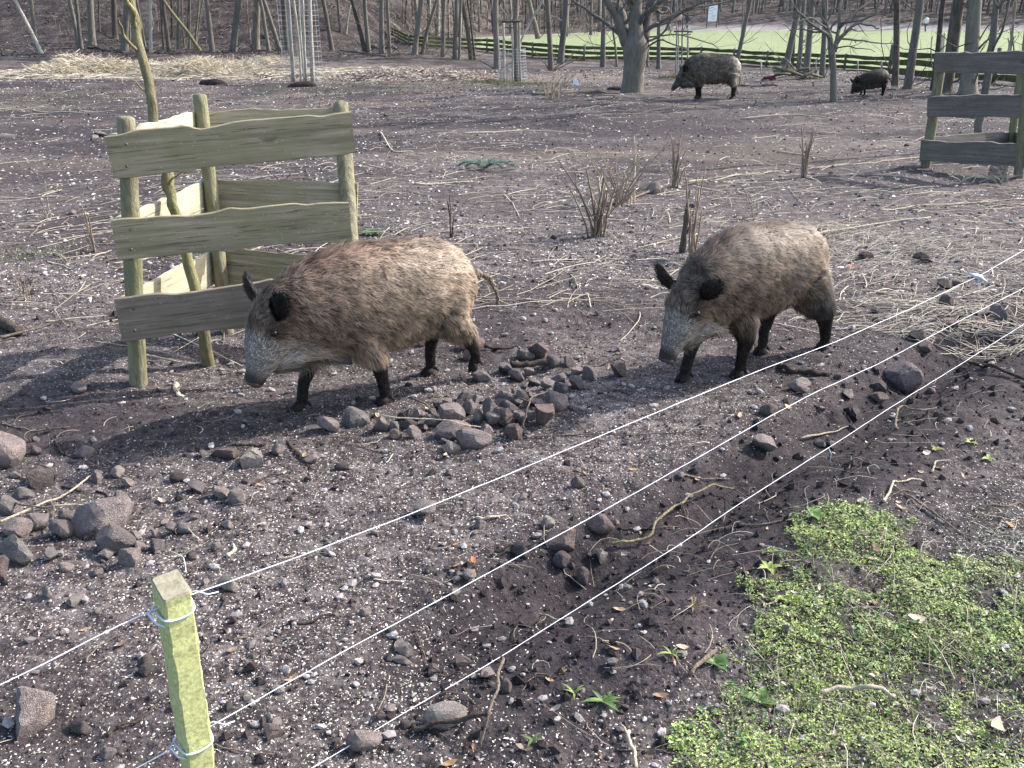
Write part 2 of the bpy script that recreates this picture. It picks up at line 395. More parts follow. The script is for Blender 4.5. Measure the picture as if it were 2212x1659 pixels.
# ------------------------------------------------------------------ ground sheet
def inpoly(x, y, poly):
    c = np.zeros(np.shape(x), bool); n = len(poly)
    for i in range(n):
        x1, y1 = poly[i]; x2, y2 = poly[(i+1) % n]
        if y1 == y2: continue
        c ^= ((y1 > y) != (y2 > y)) & (x < (x2-x1)*(y-y1)/(y2-y1)+x1)
    return c
def wpoly(pts): return [tuple(at(*p)[:2]) for p in pts]
FENCE_PX = [(883, 98), (923, 103), (988, 107), (1052, 111.5), (1150, 122.5), (1261, 131), (1387, 131.5), (1512, 133), (1583, 138), (1654, 143.5), (1740, 147), (1822, 150), (1917, 156)]
fence_w = [at(*p) for p in FENCE_PX]
fence_xy = np.array([(p.x, p.y) for p in fence_w])
def ground():
    na = 520
    af = np.radians(np.linspace(-45, 45, na)); ac = np.radians(np.linspace(45, 315, 70))[1:-1]
    ang = np.concatenate([af, ac]); k = len(ang)
    r = [0.7]
    while r[-1] < 7: r.append(r[-1]*1.0054)
    while r[-1] < 45: r.append(r[-1]*1.013)
    while r[-1] < 62: r.append(r[-1]*1.02)
    while r[-1] < 95: r.append(r[-1]+.45)
    while r[-1] < 400: r.append(r[-1]*1.04)
    r = np.array(r); m = len(r)
    X = (r[:, None]*np.sin(ang)[None]); Y = (r[:, None]*np.cos(ang)[None])
    Zz = G(X, Y)+micro(X, Y)*(1-.7*ss(20, 60, r))[:, None]
    V = np.stack([X, Y, Zz], -1).reshape(-1, 3)
    i = np.arange(m-1)[:, None]*k; j = np.arange(k)[None]; j2 = (j+1) % k
    q = np.stack([i+j, i+k+j, i+k+j2, i+j2], -1).reshape(-1, 4)
    q = q[:, ::-1]
    V = np.concatenate([V, [[0, 0, float(G(0., 0.01))]]]); jj = np.arange(k)
    t = np.stack([np.full(k, len(V)-1), (jj+1) % k, jj], -1)
    me = mesh_np('ground', V, [q, t], True)
    me.materials.append(M['soil'])
    x, y = V[:, 0], V[:, 1]
    # zones: R meadow, G straw and leaf litter, B moist dug earth and painted shade, A path (0 = path)
    fy = np.interp(x, fence_xy[:, 0], fence_xy[:, 1], left=fence_xy[0, 1], right=24)
    rr = x/np.maximum(y, .5)
    mead = ss(0, 2.5, y-fy)*ss(80, 77.5, y)*ss(-.06, -.03, rr)*(ss(.2, .9, y-fy-1+fbm(x, y, 3, 3)*1.2))
    slope_path = 77.5+.0*x-np.maximum(0, (.13-rr))*90
    path = np.exp(-((y-slope_path)/(1.1))**4)*ss(-.05, 0., rr)
    mead = mead*ss(slope_path+.5, slope_path-.5, y)
    lit = np.exp(-((x+10.5-.0)/9)**4-((y-30)/4.2)**4)*.8*ss(.25, .75, .6+fbm(x, y, 2, 3))
    lit = np.maximum(lit, np.exp(-((x+2.)/6)**4-((y-24)/3.)**4)*.55*ss(.2, .8, .55+fbm(x, y, 1.5, 3)))
    lit = np.maximum(lit, ss(30, 50, y)*(1-mead)*.30)
    mid = ss(.1, .55, fbm(x*.6, y*1.6, 1.6, 4))*ss(7, 11, y)*ss(40, 25, y)*.24
    lit = np.maximum(lit, mid)
    s = (x-FP[0])*FD[0]+(y-FP[1])*FD[1]; d = (x-FP[0])*FN[0]+(y-FP[1])*FN[1]; d = d+.06*vnoise(s*2.3, d*2)
    damp_shade = ss(.25, .8, s)*ss(10, 6, s)*np.exp(-((d-.0)/.40)**4)
    damp_shade = np.maximum(damp_shade, .75*np.exp(-(((x+2.0)/1.1)**2+((y-3.5)/.35)**2)))  # near guard's cast shadow painted into the soil, over dark earth there
    damp_shade = np.maximum(damp_shade, .6*ss(.05, .4, fbm(x, y, 1.7, 3)))
    damp_shade = np.maximum(damp_shade, .8*ss(6.5, 11, y)*ss(34, 28, y)*ss(-.38, .22, fbm(x*.55+5, y*1.5, 1.2, 4)))
    sl = ss(38, 42, y)*ss(-.03, -.12, rr); lit = lit*(1-.8*sl); damp_shade = np.maximum(damp_shade, .8*sl)  # left slope's dark soil and shadows, both painted into the colour
    damp_shade = np.maximum(damp_shade, .6*np.exp(-(((x-2.8)/1.6)**2+((y-13.5)/3.)**2)))
    c = np.stack([mead, np.clip(lit, 0, 1), np.clip(damp_shade, 0, 1), 1-np.clip(path, 0, 1)], -1).astype(np.float32)
    at_ = me.color_attributes.new('Zone', 'FLOAT_COLOR', 'POINT'); at_.data.foreach_set('color', c.ravel())
    o = link(bpy.data.objects.new('ground', me)); tag(o, 'dark trampled soil of the enclosure rising to a wooded slope', kind='structure')
ground()
# ------------------------------------------------------------------ wild boars
def seg_dist(P, A, B):
    A = np.array(A, float); B = np.array(B, float); ab = B-A
    t = np.clip(((P-A)@ab)/(ab@ab), 0, 1); return np.linalg.norm(P-(A+t[:, None]*ab), axis=1), t
TORSO = [(-.41, .53, .42, .045), (-.39, .59, .36, .10), (-.34, .645, .32, .145), (-.25, .695, .29, .172), (-.12, .718, .268, .188),
          (.02, .722, .255, .19), (.14, .728, .255, .182), (.25, .732, .265, .172), (.34, .715, .28, .155), (.44, .68, .30, .135), (.53, .63, .33, .105)]
def boar(O, head_deg, pose, pal, nh, seed, scale=1.0, **tg):
    R = np.random.default_rng(seed)
    z0 = float(G(O[0], O[1]))
    root = empty('wild_boar', (O[0], O[1], z0), math.radians(head_deg), **tg)
    b = MB(); A64 = np.arange(28)*2*np.pi/28
    # trunk of the body: elliptical rings along x
    st = pose.get('torso', TORSO)
    rings = []
    for x, zt, zb, hw in st:
        c, s_ = np.cos(A64), np.sin(A64); zc, hh = (zt+zb)/2, (zt-zb)/2
        ww = hw*(1-.12*np.clip(s_, 0, 1)**2)
        rings.append(np.stack([np.full(28, x), np.sign(c)*np.abs(c)**.9*ww, zc+hh*s_], -1))
    b.loft(rings)
    # head
    hp = pose['head']      # list of (x, y, z, half width, half height)
    H = np.array(hp); C = H[:, :3]; T = np.gradient(C, axis=0); T /= np.linalg.norm(T, axis=1)[:, None]
    rings = []
    for c, t, (wd, hh) in zip(C, T, H[:, 3:5]):
        side = np.cross((0, 0, 1.), t); side /= np.linalg.norm(side); up = np.cross(t, side)
        rings.append(c+np.cos(A64)[:, None]*side*wd+np.sin(A64)[:, None]*up*hh)
    b.loft(rings)
    hside = np.cross((0, 0, 1.), T[2]); hside /= np.linalg.norm(hside); hup = np.cross(T[2], hside)
    # legs
    legs = pose['legs']; L = []
    for (pts, rad) in legs:
        b.tube(pts, rad, 14); L.append((np.array(pts), rad))
    # jowl and throat
    jw = C[2]*[1, 1, 0]+[0, 0, 0]; jz = C[-1][2]
    b.tube([C[0]+np.array([-.05, 0, -.09]), np.array([C[1][0]-.075, 0, jz+.145]), np.array([C[2][0]-.055, 0, jz+.09]), np.array([C[3][0]-.02, 0, jz+.055])], [.125*pose.get('jw', 1), .100*pose.get('jw', 1), .074*pose.get('jw', 1), .045*pose.get('jw', 1)], 20)
    # tail
    b.tube(pose['tail'], [.022, .016, .012, .010, .009][:len(pose['tail'])], 8)
    # ears
    ears = []
    for sgn in (1, -1):
        base = C[1]+hside*sgn*.095+hup*(H[1, 4]*.62)
        d = Vector(pose.get('ear_dir', (-.5, .62, .35))); d = d.normalized()
        dd = T[2]*d[0]+hside*sgn*d[1]+hup*d[2]; dd /= np.linalg.norm(dd)
        tip = base+dd*.14*pose.get('ear', 1.); wdir = np.cross(dd, np.array([1., 0, .1])+hside*sgn*.45); wdir /= np.linalg.norm(wdir); nrm = np.cross(dd, wdir)
        rr = []
        for f, wd in ((-.1, .034), (.1, .047), (.35, .055), (.6, .050), (.82, .034), (.97, .012)):
            cc = base+dd*.15*pose.get('ear', 1.)*f - nrm*.015*math.sin(f*3)
            wd *= pose.get('ear', 1.); rr.append(cc+np.cos(A64[::2])[:, None]*wdir*wd+np.sin(A64[::2])[:, None]*nrm*(.012 if f < .9 else .008))
        b.loft(rr); ears.append((base, tip))
    tmp = b.build('tmp', None)
    md = tmp.modifiers.new('r', 'REMESH'); md.mode = 'VOXEL'; md.voxel_size = pose.get('vox', .0085)
    sm = tmp.modifiers.new('s', 'SMOOTH'); sm.factor = .5; sm.iterations = pose.get('smooth', 4)
    dg = bpy.context.evaluated_depsgraph_get(); dg.update()
    me = bpy.data.meshes.new_from_object(tmp.evaluated_get(dg)); bpy.data.objects.remove(tmp)
    n = len(me.vertices); V = np.empty(n*3, np.float32); me.vertices.foreach_get('co', V); V = V.reshape(-1, 3).astype(float)
    # colouring by anatomical region, in the animal's own coordinates
    nose = C[-1]; headlen = np.linalg.norm(C[-1]-C[1])
    def regions(P):
        dh, _ = seg_dist(P, C[1], C[-1]); t = ((P-C[1])@(C[-1]-C[1]))/headlen**2
        face = ss(.26, .50, t+.12*((P-C[1])@hup)/.1*0)*ss(.19, .14, dh)
        leg = np.zeros(len(P))
        for pts, rad in L:
            dl = np.full(len(P), 9.)
            for i in range(1, len(pts)-1): dl = np.minimum(dl, seg_dist(P, pts[i], pts[i+1])[0])
            leg = np.maximum(leg, ss(.085, .05, dl)*ss(pose.get('legz', .29), .19, P[:, 2]))
        leg *= 1-ss(.3, .45, t)*ss(.2, .1, dh)
        ear = np.zeros(len(P))
        for bs, tp in ears: ear = np.maximum(ear, ss(.072, .052, seg_dist(P, bs+(tp-bs)*.18, tp)[0]))
        dc = np.abs((P-C[2])@hside); cheek = ss(.12, .32, t)*ss(.88, .72, t)*ss(.015, -.05, (P-C[2])@hup)*ss(.27, .2, dh)
        return t, dh, face, leg, ear, cheek
    K = pal
    def colour(P, nz, tipf):
        t, dh, face, leg, ear, cheek = regions(P)
        n1 = fbm(P[:, 0], P[:, 1], .16, 3, P[:, 2]); n2 = fbm(P[:, 0]+5, P[:, 1], .045, 2, P[:, 2])
        x, y, z = P.T
        c = np.array(K['side'])[None]*np.ones((len(P), 1))
        def mx(w_, col):
            nonlocal c; w_ = np.clip(w_, 0, 1)[:, None]; c = c*(1-w_)+np.array(col)[None]*w_
        mx(ss(.60, .74, z+.04*n1)*ss(-.05, .2, x+.1*n1)*.85, K['mane']); mx(ss(.66, .72, z)*ss(.06, .01, np.abs(y))*ss(-.3, 0, x)*.6, K['dark'])
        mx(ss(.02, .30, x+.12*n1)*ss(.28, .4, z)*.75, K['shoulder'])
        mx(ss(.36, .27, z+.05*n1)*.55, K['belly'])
        mx(ss(K.get('rx', -.28), K.get('rx', -.28)-.12, x)*K.get('rumpw', .3), K['rump'])
        mx(ss(.12, .45, n1)*.3, K['dark']); mx(ss(.15, .5, n2)*.22, K['dark'])
        for (px_, py_, pz_, rr, wq) in K.get('patch', []):
            mx(wq*ss(rr, rr*.4, np.linalg.norm(P-np.array([px_, py_, pz_]), axis=1)+.06*n1), K['wet'])
        mx(ss(-.1, .2, t)*ss(.45, .3, t)*ss(.26, .18, dh)*.6, K['crown'])
        mx(face*.95, K['face']); mx(cheek*(.62+.5*n1+.35*n2), K['cheek'])
        for sgn in (1, -1):
            ep = C[2]+hside*sgn*H[2, 3]*.95+hup*H[2, 4]*.35
            mx(.8*ss(.055, .02, np.linalg.norm(P-ep, axis=1)), K['dark'])
        mx(ss(.80, .93, t)*ss(.15, .12, dh)*.9, K['muzzle'])
        mx(leg, K['leg']); mx(ear, K['ear'])
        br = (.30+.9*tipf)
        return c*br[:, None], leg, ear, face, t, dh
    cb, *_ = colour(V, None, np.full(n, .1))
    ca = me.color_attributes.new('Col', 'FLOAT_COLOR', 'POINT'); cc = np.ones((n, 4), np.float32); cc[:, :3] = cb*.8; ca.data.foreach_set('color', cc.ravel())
    me.polygons.foreach_set('use_smooth', np.ones(len(me.polygons), bool)); me.materials.append(M['hide'])
    body = link(bpy.data.objects.new('body', me), root)
    # hair
    me.calc_loop_triangles(); nt_ = len(me.loop_triangles); tri = np.empty(nt_*3, np.int32); me.loop_triangles.foreach_get('vertices', tri); tri = tri.reshape(-1, 3)
    VN = np.empty(n*3, np.float32); me.vertices.foreach_get('normal', VN); VN = VN.reshape(-1, 3)
    a_, b_, c_ = V[tri[:, 0]], V[tri[:, 1]], V[tri[:, 2]]
    ar = np.linalg.norm(np.cross(b_-a_, c_-a_), axis=1)
    ti = R.choice(nt_, nh, p=ar/ar.sum()); r1, r2 = R.random(nh), R.random(nh); fl = r1+r2 > 1; r1[fl] = 1-r1[fl]; r2[fl] = 1-r2[fl]
    P = a_[ti]+(b_-a_)[ti]*r1[:, None]+(c_-a_)[ti]*r2[:, None]
    N = VN[tri[ti, 0]]*(1-r1-r2)[:, None]+VN[tri[ti, 1]]*r1[:, None]+VN[tri[ti, 2]]*r2[:, None]; N /= np.linalg.norm(N, axis=1)[:, None]+1e-9
    t, dh, face, leg, ear, cheek = regions(P)
    keep = ~((t > .955) & (dh < .1)) & (P[:, 2] > .035)
    P, N = P[keep], N[keep]; t, dh, face, leg, ear, cheek = [q[keep] for q in (t, dh, face, leg, ear, cheek)]; nk = len(P)
    flow = np.tile(np.array([-1., 0, -.28]), (nk, 1))
    low = ss(.48, .28, P[:, 2]); flow[:, 2] -= low*1.1
    headw = ss(.05, .4, t)*ss(.28, .2, dh); hd = -(C[-1]-C[1])/headlen
    flow = flow*(1-headw)[:, None]+(hd[None]+np.array([-.2, 0, -.35]))*headw[:, None]
    flow = flow*(1-leg)[:, None]+np.array([-.1, 0, -1.])*leg[:, None]
    for k_, (bs, tp) in enumerate(ears): 
        wgt = ss(.08, .055, seg_dist(P, bs, tp)[0])[:, None]; flow = flow*(1-wgt)+((tp-bs)/np.linalg.norm(tp-bs))[None]*wgt
    rump = ss(-.33, -.41, P[:, 0])[:, None]*(1-leg)[:, None]; flow = flow*(1-rump)+np.array([-.2, 0, -1.])*rump
    cl = np.stack([fbm(P[:, 0]+q*7, P[:, 1], .035, 2, P[:, 2]) for q in range(3)], -1)
    cl2 = np.stack([fbm(P[:, 0]+q*7+50, P[:, 1], .13, 2, P[:, 2]) for q in range(3)], -1)
    flow = flow+cl*.75+cl2*.45+R.normal(0, .17, (nk, 3))
    flow -= (flow*N).sum(1, keepdims=True)*N; flow /= np.linalg.norm(flow, axis=1)[:, None]+1e-9
    ln = .036*(1+.5*cl[:, 0]); ln *= 1+.75*ss(.62, .70, P[:, 2])*ss(-.2, .2, P[:, 0])*ss(.10, .02, np.abs(P[:, 1])) + .75*ss(.36, .25, P[:, 2])
    ln = ln*(1-face*.6)*(1-leg*.68)*(1-ear*.35); ln = ln*(1+cheek*pose.get('beard', 1.1)*ss(.0, -.06, (P-C[2])@hup))*(1-.6*ss(.72, .9, t)*ss(.16, .12, dh)); ln *= 1-.55*ss(-.43, -.46, P[:, 0]); ln *= R.uniform(.65, 1.3, nk)
    lift = .34+.34*R.random(nk)**2+.3*cl[:, 1]; lift = lift*(1-.5*face)*(1-.45*leg)
    d0 = flow*(1-.15)+N*lift[:, None]; d0 /= np.linalg.norm(d0, axis=1)[:, None]
    d1 = d0-N*.22+np.array([0, 0, -.22]); d1 /= np.linalg.norm(d1, axis=1)[:, None]
    p0 = P-N*.002; p1 = p0+d0*(ln*.5)[:, None]; p2 = p1+d1*(ln*.5)[:, None]
    Wd = np.cross(d0, N); Wd /= np.linalg.norm(Wd, axis=1)[:, None]+1e-9; wd = pose.get('hw', .0015)*R.uniform(.7, 1.3, nk)
    HV = np.stack([p0-Wd*wd[:, None], p0+Wd*wd[:, None], p1-Wd*(wd*.85)[:, None], p1+Wd*(wd*.85)[:, None], p2], 1).reshape(-1, 3)
    o5 = np.arange(nk)[:, None]*5
    q = np.array([[0, 1, 3, 2]])+o5; tr = np.array([[2, 3, 4]])+o5
    rnd = np.clip(R.normal(.5, .22, nk), 0, 1)
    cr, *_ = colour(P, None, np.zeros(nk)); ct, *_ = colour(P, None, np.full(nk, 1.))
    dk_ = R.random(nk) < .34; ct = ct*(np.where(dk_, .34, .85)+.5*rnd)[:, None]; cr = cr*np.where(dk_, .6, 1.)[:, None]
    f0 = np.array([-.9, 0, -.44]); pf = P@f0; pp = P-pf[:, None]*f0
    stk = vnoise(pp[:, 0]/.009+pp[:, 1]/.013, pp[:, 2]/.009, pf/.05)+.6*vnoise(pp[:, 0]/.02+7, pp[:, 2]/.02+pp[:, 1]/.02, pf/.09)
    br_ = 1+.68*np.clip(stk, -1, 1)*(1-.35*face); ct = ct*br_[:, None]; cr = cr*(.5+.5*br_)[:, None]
    pale = (R.random(nk) < .22)&(leg < .5)&(ear < .5); ct[pale] = ct[pale]*1.35
    HC = np.stack([cr*.8, cr*.8, (cr+ct)*.5, (cr+ct)*.5, ct], 1).reshape(-1, 3)
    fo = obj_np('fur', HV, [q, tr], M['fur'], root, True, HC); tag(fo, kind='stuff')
    NN = np.repeat(N*1.0+d0*.0, 5, axis=0)+np.repeat(Wd, 5, axis=0)*np.tile(np.array([-.35, .35, -.35, .35, 0]), nk)[:, None]
    NN /= np.linalg.norm(NN, axis=1)[:, None]
    fo.data.normals_split_custom_set_from_vertices(NN.tolist())
    # eyes, hooves, snout disc
    for sgn in (1, -1):
        ep = C[2]+hside*sgn*H[2, 3]*.97+hup*H[2, 4]*.36
        m_ = MB(); m_.add(ICO2[0]*.0145+ep, None, ICO2[1]); m_.build('eye', M['eye'], root)
    for pts, rad in L:
        f0, f1 = np.array(pts[-2]), np.array(pts[-1]); tilt = pose.get('hooftilt', {}).get(L.index((pts, rad)) if False else -1, 0)
        m_ = MB(); ax = f1-f0; ax[2] = 0
        fw = np.array([1., 0, 0])
        lift_ = f1[2] > .045
        fd = np.array([.35, 0, -.94]) if lift_ else np.array([.93, 0, -.37])
        for sgn in (1, -1):
            s0 = f1+np.array([-.004, sgn*.012, .004])
            m_.tube([s0, s0+fd*.026+np.array([0, sgn*.003, 0]), s0+fd*.052+np.array([0, sgn*.004, 0])], [.0185, .016, .006], 8)
            dw = f0*.35+f1*.65+np.array([-.02, sgn*.016, 0]); m_.tube([dw, dw+np.array([-.016, sgn*.006, -.022])], [.009, .004], 6)
        m_.build('hoof', M['hoof'], root)
    m_ = MB(); td = T[-1]; sd_ = np.cross((0, 0, 1.), td); sd_ /= np.linalg.norm(sd_); ud = np.cross(td, sd_)
    rg = []
    for f, r_ in ((-.02, .032), (-.004, .040), (.006, .041), (.011, .034)):
        rg.append(nose+td*f+np.cos(A64[::2])[:, None]*sd_*r_+np.sin(A64[::2])[:, None]*ud*r_*.82)
    m_.loft(rg); sn = m_.build('snout_disc', M['nose'], root)
    m_ = MB()
    for sgn in (1, -1): m_.add(ICO1[0]*np.array([.008, .008, .008])+nose+td*.0085+sd_*sgn*.015, None, ICO1[1])
    m_.build('nostrils', M['eye'], sn)
    root.scale = (scale,)*3
    return root
fr = [.085, .062, .040, .027, .027, .023, .021]
rr_ = [.125, .095, .052, .030, .027, .023, .021]
PAL = dict(side=(.335, .255, .187), mane=(.195, .122, .083), shoulder=(.175, .118, .087), belly=(.33, .26, .19), rump=(.33, .255, .185), dark=(.07, .046, .032),
           crown=(.20, .14, .095), face=(.50, .45, .41), cheek=(.46, .40, .33), muzzle=(.075, .066, .066), leg=(.028, .022, .021), ear=(.034, .025, .022), wet=(.12, .11, .105))
HEAD1 = [(.42, 0, .50, .135, .185), (.52, 0, .485, .112, .138), (.572, 0, .43, .100, .116), (.610, 0, .367, .084, .094), (.638, 0, .31, .061, .068), (.660, 0, .262, .045, .050), (.68, 0, .222, .039, .040)]
POSE1 = dict(head=HEAD1, ear_dir=(-.52, .66, .30),
    legs=[([(.29, -.06, .42), (.33, -.085, .30), (.385, -.09, .20), (.425, -.088, .12), (.435, -.087, .06), (.445, -.086, .024)], [.10, .066, .038, .026, .025, .022]),
          ([(.24, .06, .42), (.19, .085, .30), (.132, .09, .20), (.118, .086, .12), (.108, .083, .06), (.112, .083, .024)], [.10, .070, .040, .027, .026, .022]),
          ([(-.235, -.06, .43), (-.20, -.095, .31), (-.265, -.09, .205), (-.245, -.089, .12), (-.245, -.089, .06), (-.24, -.089, .024)], [.12, .085, .038, .027, .025, .022]),
          ([(-.235, .06, .43), (-.25, .085, .33), (-.345, .09, .235), (-.385, .085, .16), (-.40, .082, .115), (-.385, .081, .075)], [.125, .09, .042, .028, .025, .022])],
    tail=[(-.39, 0, .50), (-.45, .03, .515), (-.495, .07, .485), (-.515, .10, .42), (-.512, .11, .36)])
boar((-.545, 3.85), 216.9, POSE1, PAL, 88000, 1, 1.0, label='broad tan-brown wild boar walking past the timber tree guard', cat='wild boar', group='wild boars in the enclosure')
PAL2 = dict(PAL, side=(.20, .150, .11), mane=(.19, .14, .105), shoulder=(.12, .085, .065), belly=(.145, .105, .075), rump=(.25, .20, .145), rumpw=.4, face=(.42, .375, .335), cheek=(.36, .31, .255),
            patch=[(-.02, .22, .50, .17, .7), (-.33, .12, .30, .16, .95), (.1, .2, .3, .12, .5)], wet=(.075, .07, .07))
POSE2 = dict(POSE1, head=[(.40, 0, .49, .12, .165), (.51, 0, .46, .100, .122), (.563, 0, .40, .090, .104), (.605, 0, .338, .073, .082), (.635, 0, .28, .053, .060), (.656, 0, .235, .042, .047), (.675, 0, .195, .038, .039)],
    legs=[([(.28, -.04, .42), (.33, -.078, .30), (.385, -.085, .20), (.415, -.08, .12), (.43, -.08, .07), (.44, -.08, .024)], [.10, .068, .036, .027, .026, .022]),
          ([(.25, .035, .44), (.222, .064, .30), (.19, .075, .20), (.185, .06, .12), (.18, .052, .06), (.19, .05, .024)], [.085, .068, .042, .028, .027, .022]),
          ([(-.235, -.06, .43), (-.16, -.09, .31), (-.20, -.08, .205), (-.165, -.075, .12), (-.165, -.07, .06), (-.155, -.068, .024)], [.12, .085, .038, .027, .025, .022]),
          ([(-.235, .06, .43), (-.30, .09, .34), (-.41, .105, .23), (-.455, .10, .13), (-.47, .10, .06), (-.46, .10, .024)], [.125, .10, .056, .034, .028, .023])],
    tail=[(-.39, 0, .52), (-.425, .01, .47), (-.435, .015, .40), (-.435, .02, .33), (-.43, .02, .28)], legz=.40, ear=.8, beard=.5, jw=.82, torso=[(x_, zt_-.004, zb_+.03, hw_*.88) for x_, zt_, zb_, hw_ in TORSO])
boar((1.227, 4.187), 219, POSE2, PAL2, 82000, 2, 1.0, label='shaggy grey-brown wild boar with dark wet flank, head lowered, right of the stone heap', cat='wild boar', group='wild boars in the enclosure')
# two far boars
stand = lambda: [([(.28, s_*.09, .42), (.27, s_*.095, .30), (.28, s_*.09, .20), (.27, s_*.088, .12), (.26, s_*.087, .06), (.27, s_*.086, .024)], [.10, .068, .04, .03, .028, .024]) for s_ in (-1, 1)] + \
    [([(-.25, s_*.085, .41), (-.24-.08*(s_ < 0), s_*.095, .31), (-.31-.08*(s_ < 0), s_*.09, .205), (-.30-.08*(s_ < 0), s_*.089, .12), (-.30-.08*(s_ < 0), s_*.089, .06), (-.29-.08*(s_ < 0), s_*.089, .024)], [.13, .09, .045, .03, .028, .024]) for s_ in (-1, 1)]
PAL3 = dict(PAL, side=(.22, .18, .14), mane=(.36, .29, .19), shoulder=(.16, .13, .10), belly=(.12, .10, .085), rump=(.75, .66, .5), rumpw=.9, rx=-.2, face=(.11, .105, .10), cheek=(.14, .13, .12), dark=(.04, .03, .025))
PB3 = at(1541, 213); HEAD3 = [(.42, 0, .46, .13, .17), (.51, 0, .41, .115, .135), (.56, 0, .355, .09, .105), (.61, 0, .295, .07, .08), (.65, 0, .245, .052, .058), (.69, 0, .195, .04, .044), (.725, 0, .155, .036, .036)]
boar((PB3.x, PB3.y), 184, dict(POSE1, head=HEAD3, legs=stand(), tail=[(-.40, 0, .55), (-.425, .0, .46), (-.43, .0, .37), (-.43, .0, .28), (-.43, 0, .2)], hw=.0032, smooth=2, vox=.016), PAL3, 16000, 3, 1.1,
     label='dark wild boar with pale rump rooting beside the big pollard tree', cat='wild boar', group='wild boars in the enclosure')
PB4 = at(1882, 206); HEAD4 = [(.40, 0, .40, .13, .17), (.49, 0, .32, .11, .13), (.52, 0, .25, .09, .1), (.55, 0, .19, .07, .078), (.57, 0, .14, .052, .056), (.59, 0, .095, .04, .044), (.60, 0, .06, .036, .036)]
PAL4 = dict(PAL3, rumpw=.4, rx=-.3, side=(.055, .042, .034), mane=(.09, .06, .04), rump=(.12, .08, .05), shoulder=(.04, .032, .028), face=(.04, .035, .033), cheek=(.05, .045, .04))
tor4 = [(-.415, .52, .40, .05), (-.395, .575, .33, .115), (-.345, .635, .27, .165), (-.25, .68, .235, .20), (-.12, .69, .215, .222), (.02, .67, .19, .225), (.14, .64, .18, .215), (.26, .60, .16, .195), (.36, .56, .16, .17), (.45, .52, .18, .145), (.5, .48, .2, .11)]
boar((PB4.x, PB4.y), 190, dict(POSE1, head=HEAD4, torso=tor4, legs=stand(), tail=[(-.40, 0, .5), (-.43, .0, .44), (-.43, .0, .37), (-.43, .0, .3), (-.43, 0, .25)], hw=.004, smooth=2, vox=.016), PAL4, 9000, 4, .70,
     label='small blackish wild boar with its snout in the mud, farthest off', cat='wild boar', group='wild boars in the enclosure')
# ------------------------------------------------------------------ timber tree guards (posts and wavy boards)
def board(parent, p0, p1, q0, q1, mat, seed, th=.022, name='board', label=None):
    """p0,p1 top corners, q0,q1 bottom corners (world). Wavy waney edges."""
    R = np.random.default_rng(seed)
    p0, p1, q0, q1 = [np.array(v, float) for v in (p0, p1, q0, q1)]
    c = (p0+p1+q0+q1)/4; ex = (p1-p0)+(q1-q0); L = np.linalg.norm(ex)/2; ex /= np.linalg.norm(ex)
    ez = (p0-q0)+(p1-q1); ez -= (ez@ex)*ex; ez /= np.linalg.norm(ez); ey = np.cross(ez, ex)
    n = 44; rings = []
    for i in range(n):
        f = i/(n-1); a_ = p0+(p1-p0)*f-c; b_ = q0+(q1-q0)*f-c
        x = (a_@ex+b_@ex)/2; zt = a_@ez+.010*vnoise(f*5+seed*3.1, 0.)+.005*vnoise(f*16+seed, 5.); zb = b_@ez+.012*vnoise(f*4+seed*1.7, 9.)+.004*vnoise(f*14, seed+2.)
        kb = seed % 5*.17+.12; zb -= .014*math.exp(-((f-kb)/.03)**2); zt += .010*math.exp(-((f-kb-.02)/.035)**2)
        h = th/2; e_ = .003
        rings.append([(x, -h, zb+e_), (x, -h, zt-e_), (x, -h+e_, zt), (x, h-e_, zt), (x, h, zt-e_), (x, h, zb+e_), (x, h-e_, zb), (x, -h+e_, zb)])
    m_ = MB(); m_.loft(rings)
    o = m_.build(name, mat, parent, smooth=False)
    Mx = Matrix(((ex[0], ey[0], ez[0], c[0]), (ex[1], ey[1], ez[1], c[1]), (ex[2], ey[2], ez[2], c[2]), (0, 0, 0, 1)))
    o.matrix_local = parent.matrix_world.inverted() @ Mx if parent.rotation_euler.z else Matrix.Translation(-parent.location) @ Mx
    if label: o['label'] = label
    return o
def round_post(parent, base, top, r, mat, label=None, name='post'):
    m_ = MB(); b_, t_ = np.array(base, float)-np.array(parent.location), np.array(top, float)-np.array(parent.location)
    P = [b_-(t_-b_)*.12]+[b_+(t_-b_)*f for f in (0, .25, .5, .75, .97, .995, 1)]
    R = np.array([r, r, r*.99, r*.98, r*.97, r*.96, r*.9, r*.7])*(1+.03*np.random.default_rng(int(abs(base[0])*1000)).normal(0, 1, 8)*[1, 1, 1, 1, 1, 0, 0, 0])
    m_.tube(P, R, 18); o = m_.build(name, mat, parent)
    if label: o['label'] = label
    return o
def stems_obj(name, polys, mat, parent=None, sides=6, origin=(0, 0, 0)):
    m_ = MB()
    for P, R in polys: m_.tube(P, R, sides)
    return m_.build(name, mat, parent, origin=origin)
def wob(P, amp, seed, n=None):
    """resample a polyline smoothly and add wobble"""
    P = np.array([list(p) for p in P], float); n = n or max(6, len(P)*4); t = np.linspace(0, len(P)-1, n)
    Q = np.stack([np.interp(t, np.arange(len(P)), P[:, k]) for k in range(3)], -1)
    K = np.array([.25, .5, .25])
    for _ in range(2): Q[1:-1] = K[0]*Q[:-2]+K[1]*Q[1:-1]+K[2]*Q[2:]
    for k in range(3): Q[1:-1, k] += amp*vnoise(t[1:-1]*1.9+seed*5.3+k*11, seed+0.*t[1:-1])
    return Q

